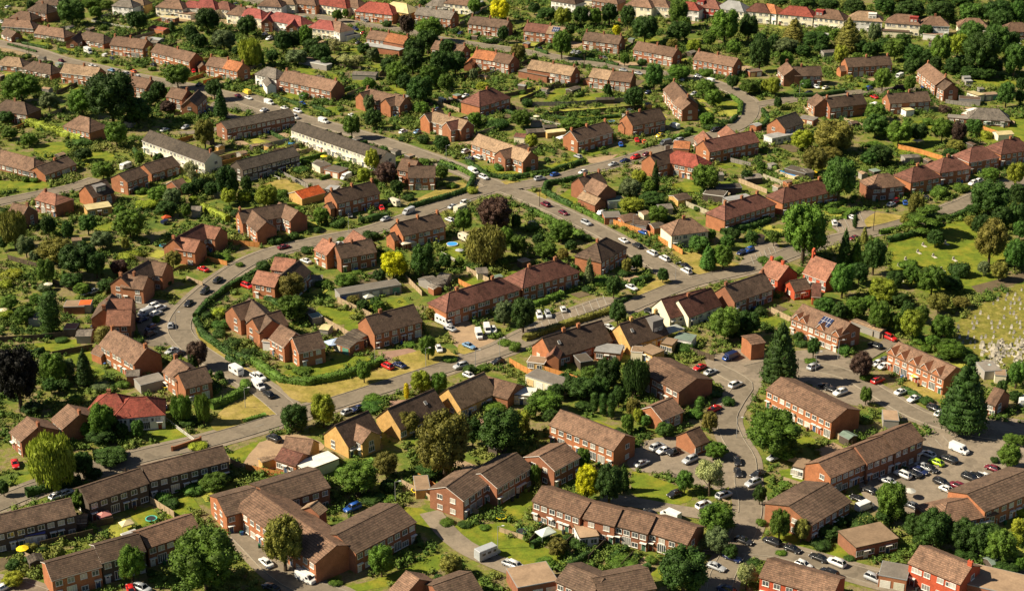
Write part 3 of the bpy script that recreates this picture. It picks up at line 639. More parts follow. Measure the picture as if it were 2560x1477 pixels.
def build_tree(x, y, w, h, sp, tone, label=None):
    rng = random.Random(int(x*13+y*7)); g = ground(x, y)
    _, _, s = pixel(g); dep = PITCH - math.atan((H0/2-y)/FPX)
    for _ in range(3):
        r = w/2/s; c = math.sqrt(max((h/2/s)**2-(r*math.sin(dep))**2, (.35*r)**2))/math.cos(dep)
        if sp == 'b': c = min(c, 1.35*r)
        if sp == 'd': c = min(c, 1.0*r); zc = c*.55
        else: zc = c + max(.4, .22*c)
        p = ground(x, y, zc); _, _, s = pixel(p)
    base = Vector((p.x, p.y, 0)); TREES.append((p.x, p.y, r))
    j = rng.uniform(.82, 1.2); col, tn = TONE[tone]; col = tuple(q*j*rng.uniform(.94, 1.06) for q in col)
    if sp == 'd':
        o = link(SNAME[sp], CR['d'][rng.randrange(len(CR['d']))], None, (p.x, p.y, zc), rng.random()*6.28, col, (r, r, c)); cat = 'bush'
        thing(o, '%s %s' % (tn, SPEC[sp]), cat, 'bushes in the gardens', label); return
    shrub = sp == 'b' and r < SMALL_TREE_R  # broadleaf trees with small crowns, trunk included; trees rather than shrubs
    root = bpy.data.objects.new('small_tree' if shrub else SNAME[sp], None); COL.objects.link(root); root.location = base
    fm = CR[sp]; link('crown', fm[rng.randrange(len(fm))], root, (0, 0, zc), rng.random()*6.28, col, (r, r, c))
    th = zc; link('trunk', TRUNK[rng.randrange(3)], root, (0, 0, 0), rng.random()*6.28, None, (th*1.0, th*1.0, th))
    thing(root, '%s %s' % (tn, 'large shrub' if shrub else SPEC[sp]), 'shrub' if shrub else 'tree', 'shrubs about the estate' if shrub else 'trees about the estate', label)

def resample(pts, step):
    out = [pts[0]]
    for a, b in zip(pts[:-1], pts[1:]):
        n = max(1, int(round((b-a).length/step)))
        for i in range(1, n+1): out.append(a.lerp(b, i/n))
    return out
def poly_normals(P):
    N = []
    for i in range(len(P)):
        a = P[max(i-1, 0)]; b = P[min(i+1, len(P)-1)]; d = (b-a); d.z = 0; d.normalize(); N.append(Vector((-d.y, d.x, 0)))
    return N
def build_hedge(pts, tone, wd, ht, label=None):
    P = resample(pts, .8); N = poly_normals(P); rs = np.random.RandomState(int(abs(P[0].x*10))+5); mid = P[len(P)//2].copy()
    rings = []; wv = rs.rand(3)*6
    for k_, (p, n_) in enumerate(zip(P, N)):
        lf_ = .5*math.sin(k_*.23+wv[0])+.5*math.sin(k_*.61+wv[1]); hw = wd/2*(1+.16*lf_+.14*rs.normal()); hh = ht*(1+.14*lf_+.09*rs.normal()); q = p-mid
        rings.append([q-n_*hw, q-n_*hw*1.05+Vector((0,0,hh*.55)), q-n_*hw*.72+Vector((0,0,hh)), q+n_*hw*.72+Vector((0,0,hh*(1+.04*rs.normal()))), q+n_*hw*1.05+Vector((0,0,hh*.5)), q+n_*hw])
    V = np.array([tuple(v) for r in rings for v in r]); F4 = []
    for a in range(len(rings)-1):
        for i in range(5): F4.append((a*6+i, a*6+i+1, (a+1)*6+i+1, (a+1)*6+i))
    e = (len(rings)-1)*6; F4 += [(0,1,2,5), (2,3,4,5), (e+5,e+2,e+1,e), (e+5,e+4,e+3,e+2)]
    ln = sum((b-a).length for a, b in zip(P[:-1], P[1:])); m_ = int(ln*(ht*2+wd)*9)
    si = rs.randint(0, len(P)-1, m_); t = rs.random(m_); sd_ = rs.choice([0, 1, 2], m_, p=[.35, .35, .3]); Q = np.zeros((m_, 3)); NN = np.zeros((m_, 3))
    Pa = np.array([tuple(p-mid) for p in P]); Na = np.array([tuple(n_) for n_ in N]); base = Pa[si]*(1-t[:, None])+Pa[si+1]*t[:, None]; nn = Na[si]
    u = rs.random(m_)
    for k_, sg in ((0, -1), (1, 1)):
        m2 = sd_ == k_; Q[m2] = base[m2]+sg*nn[m2]*(wd/2*1.04); Q[m2, 2] = ht*u[m2]; NN[m2] = sg*nn[m2]
    m2 = sd_ == 2; Q[m2] = base[m2]+nn[m2]*((u[m2]-.5)*wd*.85)[:, None]; Q[m2, 2] = ht*1.02; NN[m2] = (0, 0, 1)
    NN += .6*rs.normal(size=NN.shape); NN /= np.linalg.norm(NN, axis=1)[:, None]; Q += NN*(.28*rs.random((m_, 1))-.06); q = leaf_quads(Q, NN, .2, rs)
    F = np.concatenate([np.array(F4), np.arange(len(q)).reshape(-1, 4)+len(V)])
    o = link('hedge', raw_mesh('hedge', np.concatenate([V, q]), F, np.zeros((0, 3), int), 'hedge_leaves'), None, mid, color=TONE[tone][0])
    thing(o, '%s %s hedge' % (TONE[tone][1], 'tall' if ht > 2.2 else 'clipped'), 'hedge', 'hedges along the gardens', label); HEDGES.append([(p.x, p.y) for p in P])
HEDGES = []
FENC = dict(o=((.52,.23,.07),'orange timber'), d=((.10,.075,.05),'dark timber'), p=((.40,.30,.19),'pale timber'), g=((.25,.23,.2),'grey concrete post'), c=((.42,.38,.27),'pale concrete'), w=((.7,.68,.62),'white'), b=((.30,.12,.06),'red brick'))
def build_fence(pts, c, ht, label=None):
    P = resample(pts, 1.83); mid = P[len(P)//2].copy(); brick = c == 'b'; mb = MB(); mp = MB(); j = random.Random(int(mid.x*31+mid.y))
    for a, b in zip(P[:-1], P[1:]):
        d = b-a; L = d.length; M = Matrix.Translation((a+b)/2-mid) @ Matrix.Rotation(math.atan2(d.y, d.x), 4, 'Z'); z = j.uniform(-.04, .04)
        if brick: mb.box(-L/2, L/2, -.11, .11, -.1, ht, 0, M); mb.box(-L/2, L/2, -.15, .15, ht, ht+.08, 0, M)
        elif c == 'w' and ht < 1.3:
            for zz in (.35, .75, 1.1): mb.box(-L/2, L/2, -.03, .03, zz-.06, zz+.06, 0, M)
        else:
            mb.box(-L/2+.06, L/2-.06, -.025, .025, .05, ht+z, 0, M); mb.box(-L/2+.06, L/2-.06, -.045, .045, ht+z, ht+z+.05, 0, M)
    if not brick:
        for p in P: q = p-mid; mb.box(q.x-.055, q.x+.055, q.y-.055, q.y+.055, -.1, ht+.1)
    nm = 'brick_wall' if brick else 'garden_fence'
    o = link(nm, mb.mesh(nm, ['brick_wall' if brick else ('stone' if c in 'cg' else 'fence_wood')]), None, mid, color=FENC[c][0])
    if brick:
        for p in (P[0], P[-1]): mp = MB(); mp.box(-.24, .24, -.24, .24, -.1, ht+.3); link('pier', mp.mesh('pier', ['brick_wall']), o, p-mid, color=tuple(min(.7, v*1.15) for v in FENC[c][0]))
    thing(o, '%s %s' % (FENC[c][1], 'garden wall' if brick else 'garden fence'), 'wall' if brick else 'fence', 'garden walls' if brick else 'garden fences', label)

# ------------------------------------------------------------------ streets
def densify(pts, step=3.0):      # smooth Catmull-Rom through the surveyed points
    out = []; n = len(pts)
    for i in range(n-1):
        p0, p1, p2, p3 = pts[max(i-1, 0)], pts[i], pts[i+1], pts[min(i+2, n-1)]; m_ = max(1, int((p2-p1).length/step))
        for k in range(m_):
            t = k/m_; out.append(.5*((2*p1)+(p2-p0)*t+(2*p0-5*p1+4*p2-p3)*t*t+(3*p1-p0-3*p2+p3)*t**3))
    out.append(pts[-1]); return out
ROADS = []
def ribbon(mb, P, hw, z, off=0.0):
    N = poly_normals(P)
    for i in range(len(P)-1):
        a, b = P[i], P[i+1]; na, nb = N[i], N[i+1]
        mb.face([(a.x+na.x*(off-hw), a.y+na.y*(off-hw), z), (b.x+nb.x*(off-hw), b.y+nb.y*(off-hw), z), (b.x+nb.x*(off+hw), b.y+nb.y*(off+hw), z), (a.x+na.x*(off+hw), a.y+na.y*(off+hw), z)])
def dist_to(P, x, y):
    best = 1e9
    for a, b in zip(P[:-1], P[1:]):
        dx, dy = b.x-a.x, b.y-a.y; L2 = dx*dx+dy*dy+1e-9; t = min(1, max(0, ((x-a.x)*dx+(y-a.y)*dy)/L2)); d = math.hypot(x-a.x-t*dx, y-a.y-t*dy)
        if d < best: best = d
    return best
# ------------------------------------------------------------------ survey of the estate
# every line is one thing (a leading + adds a wing to the building above); positions are surveyed on the photograph and carried down to the ground plane
ROAD_DATA = '''
4.6 asphalt|-60,95 0,108 70,122 150,148 230,166 300,182 400,203 480,217 560,236 640,262 740,292 850,322 950,352 1050,386 1150,425 1210,453 1310,492 1400,532 1500,582 1600,640 1690,695
4.2 asphalt|-60,1265 0,1240 130,1190 330,1130 480,1095 600,1062 690,1034 820,995 960,950 1100,905 1230,865 1350,820 1500,775 1600,735 1700,697 1850,660 1990,610 2100,582 2220,553 2350,512 2450,470 2600,420
4.2 asphalt|1225,462 1100,501 1000,540 900,572 800,592 700,615 625,640 560,678 500,725 455,772 442,812 468,850 525,890 600,932 660,972 712,1016 730,1030
4.2 asphalt|540,-30 620,0 700,25 800,45 900,62 1000,78 1100,100 1270,125 1450,155 1600,177 1720,196 1790,218 1845,252 1843,292 1790,325 1650,362 1550,394 1450,420 1350,447 1230,466
3.2 asphalt|1850,262 1925,250 2030,237 2150,226 2260,217
3.6 asphalt|-60,512 0,499 85,482 175,464 240,442
3.2 car_park_asphalt|1150,885 1220,862 1300,822 1400,778 1500,742
3.6 asphalt|1850,912 1930,895 2010,905 2090,925 2160,965 2260,1022 2380,1060 2560,1085
3.4 asphalt|1760,905 1830,945 1812,985 1790,1030 1805,1080 1835,1130 1838,1190 1850,1250 1838,1300 1810,1360 1780,1420 1770,1480
3.0 car_park_asphalt|1480,1228 1560,1238 1660,1256 1760,1272 1850,1290
3.4 asphalt|1735,1340 1830,1350 1930,1362 2040,1392 2140,1420 2260,1452 2380,1490
3.4 asphalt|590,1310 632,1352 680,1400 740,1440 830,1470 880,1500
3.4 pavement|1060,1262 1095,1305 1140,1345 1220,1385 1300,1415 1370,1455
3.4 asphalt|-60,1460 0,1440 100,1470
3.0 asphalt|2100,900 2150,868 2200,842
3.0 asphalt|500,262 560,285 590,300 520,322 440,330
'''
PATCH_DATA = '''
lawn_green|80,360 150,350 175,375 100,390
lawn_green|195,382 260,372 285,398 215,412
lawn_green|-20,445 110,448 125,458 60,470 -20,476
lawn_green|0,92 62,90 52,104 0,101
lawn_green|70,104 125,106 115,122 62,116
lawn_green|150,118 190,118 180,132 140,130
lawn_green|705,226 745,230 722,252 690,244
lawn_green|785,268 832,264 838,282 795,286
lawn_green|735,168 778,172 768,186 726,180
lawn_green|808,178 842,190 832,202 803,195
soil|825,178 885,180 855,196
lawn_green|868,203 900,198 908,216 885,219
lawn_green|958,210 1005,213 1000,236 968,230
lawn_green|912,162 952,158 946,176 922,176
lawn_green|858,120 892,124 886,138 852,134
lawn_yellow|1282,222 1337,213 1312,242 1282,244
lawn_green|1330,262 1368,222 1400,224 1352,264
lawn_green|1400,258 1438,238 1488,230 1466,254
lawn_yellow|1348,276 1400,270 1572,260 1578,266 1400,283 1348,284
lawn_green|1368,294 1532,281 1500,301 1400,306
lawn_green|1762,248 1812,252 1818,268 1765,268
lawn_yellow|1768,274 1815,271 1820,286 1795,290 1772,284
paving|1795,288 1818,286 1812,302 1800,304
lawn_green|2108,204 2158,206 2142,226 2118,221
lawn_green|2395,198 2445,194 2500,200 2500,214 2400,212
lawn_green|2250,300 2298,296 2302,320 2262,318
lawn_green|1195,408 1285,413 1292,424 1420,388 1442,398 1345,430 1250,438 1175,418
lawn_green|1372,486 1420,460 1442,480 1410,508 1382,500
lawn_dry|1005,502 1100,458 1152,452 1155,474 1070,502 1012,512
lawn_dry|640,456 702,443 748,468 690,478
lawn_green|690,922 740,903 880,878 912,888 820,922 740,928
lawn_green|788,755 880,773 850,800 778,780
lawn_green|850,800 902,788 890,817 853,817
lawn_green|65,850 192,836 196,850 98,870
lawn_green|158,880 232,863 234,886 178,897
lawn_green|372,1068 420,1046 474,1080 412,1094 378,1088
lawn_green|22,1184 72,1168 105,1192 60,1218
lawn_green|560,1118 640,1088 692,1110 652,1150 588,1142
lawn_green|982,1248 1042,1254 1094,1290 1062,1302 1008,1282
lawn_green|1095,1322 1180,1308 1300,1333 1395,1378 1340,1402 1230,1374 1130,1352
lawn_green|620,1332 655,1346 742,1408 775,1444 730,1432 655,1375
lawn_green|800,1455 900,1435 1000,1400 1040,1380 1085,1366 1085,1402 960,1442 850,1460
lawn_green|1558,1162 1592,1168 1704,1214 1672,1242 1568,1222 1555,1190
lawn_green|2005,1358 2104,1338 2104,1382 2026,1390
lawn_green|1648,455 1722,448 1724,480 1690,478
lawn_green|1748,508 1788,508 1792,526 1752,531
lawn_dry|2158,524 2232,534 2254,550 2168,574 2130,548
lawn_green|2190,590 2280,566 2400,538 2470,556 2480,640 2440,700 2330,730 2200,680
lawn_rough|2350,802 2424,748 2540,705 2580,880 2480,895 2358,852
soil|2395,706 2540,668 2540,690 2415,726
lawn_dry|2215,942 2284,928 2345,980 2256,978
lawn_green|235,557 282,548 268,578 240,580
lawn_dry|1655,618 1742,628 1755,646 1678,648
paving|1500,150 1606,158 1594,174 1508,170
paving|1448,392 1524,380 1502,397 1452,404
pink_paving|932,868 1012,858 1040,872 950,890
pink_paving|955,988 1045,982 1010,1007 962,1007
car_park_asphalt|748,440 835,446 848,468 800,474 745,456
lawn_green|1072,590 1132,598 1146,642 1108,632
lawn_green|1120,684 1194,688 1184,706 1136,706
lawn_dry|672,930 700,922 760,940 850,930 965,892 1004,934 850,987 742,990 700,965
lawn_dry|515,1040 560,1000 600,960 640,968 694,1012 640,1052 540,1064
lawn_dry|965,882 1040,862 1075,850 1120,872 1132,890 1010,918
lawn_dry|1528,748 1600,700 1645,668 1684,702 1600,738
lawn_dry|1676,640 1762,638 1830,655 1830,664 1755,680 1695,668
lawn_dry|1130,850 1160,846 1170,866 1150,874 1128,868
lawn_dry|478,780 500,740 520,735 490,785 505,830 560,880 640,925 620,925 560,893 492,838
lawn_dry|1155,470 1170,458 1182,466 1170,480 1150,486
lawn_dry|1322,474 1344,468 1346,492 1330,498
lawn_dry|1215,450 1275,446 1290,456 1240,462
car_park_asphalt|1292,806 1400,765 1490,732 1540,748 1400,792 1305,832
car_park_asphalt|1825,650 1850,610 1908,596 1922,618 1900,640 1850,662
car_park_asphalt|2050,560 2085,530 2150,520 2190,555 2100,590
car_park_asphalt|2110,1172 2230,1120 2300,1060 2420,1030 2560,1050 2560,1170 2470,1185 2350,1228 2262,1262 2150,1255
car_park_asphalt|1545,1125 1610,1080 1740,1085 1790,1120 1795,1200 1700,1196 1650,1170 1560,1158
car_park_asphalt|1735,880 1850,858 1905,885 1900,935 1820,975 1760,940
car_park_asphalt|1900,870 2060,862 2110,900 2180,975 2110,1000 1990,950 1900,920
paving|1100,790 1150,790 1200,830 1240,850 1180,872 1120,850
asphalt|560,230 640,236 720,286 700,300 600,275 520,262 540,245
pink_paving|1150,1040 1260,1010 1300,1030 1200,1060
paving|640,1090 720,1070 800,1100 700,1150 600,1150
asphalt|330,735 420,745 440,800 420,850 350,840
sandy_asphalt|-20,113 70,127 150,153 230,171 320,192 420,215 560,245 555,252 400,216 300,196 200,178 100,150 -20,122
sandy_asphalt|440,40 560,50 700,75 690,82 540,62 440,52
paving|1370,100 1440,106 1420,122 1350,112
paving|2090,232 2130,226 2128,240 2090,242
lawn_green|250,95 330,100 320,116 240,110
lawn_green|1560,100 1600,92 1640,110 1590,120
lawn_green|2560,300 2480,290 2400,330 2480,370 2560,360
lawn_green|2200,350 2260,330 2320,350 2290,380 2210,385
lawn_yellow|2250,170 2290,150 2300,165 2265,185
lawn_green|2300,960 2420,990 2400,1030 2320,1000
lawn_green|1230,1250 1310,1210 1330,1240 1260,1290
lawn_green|1080,1300 1250,1290 1260,1320 1120,1320
lawn_green|1920,1160 1990,1150 2000,1190 1940,1190
lawn_green|1860,1330 1990,1290 2020,1330 1920,1360
'''
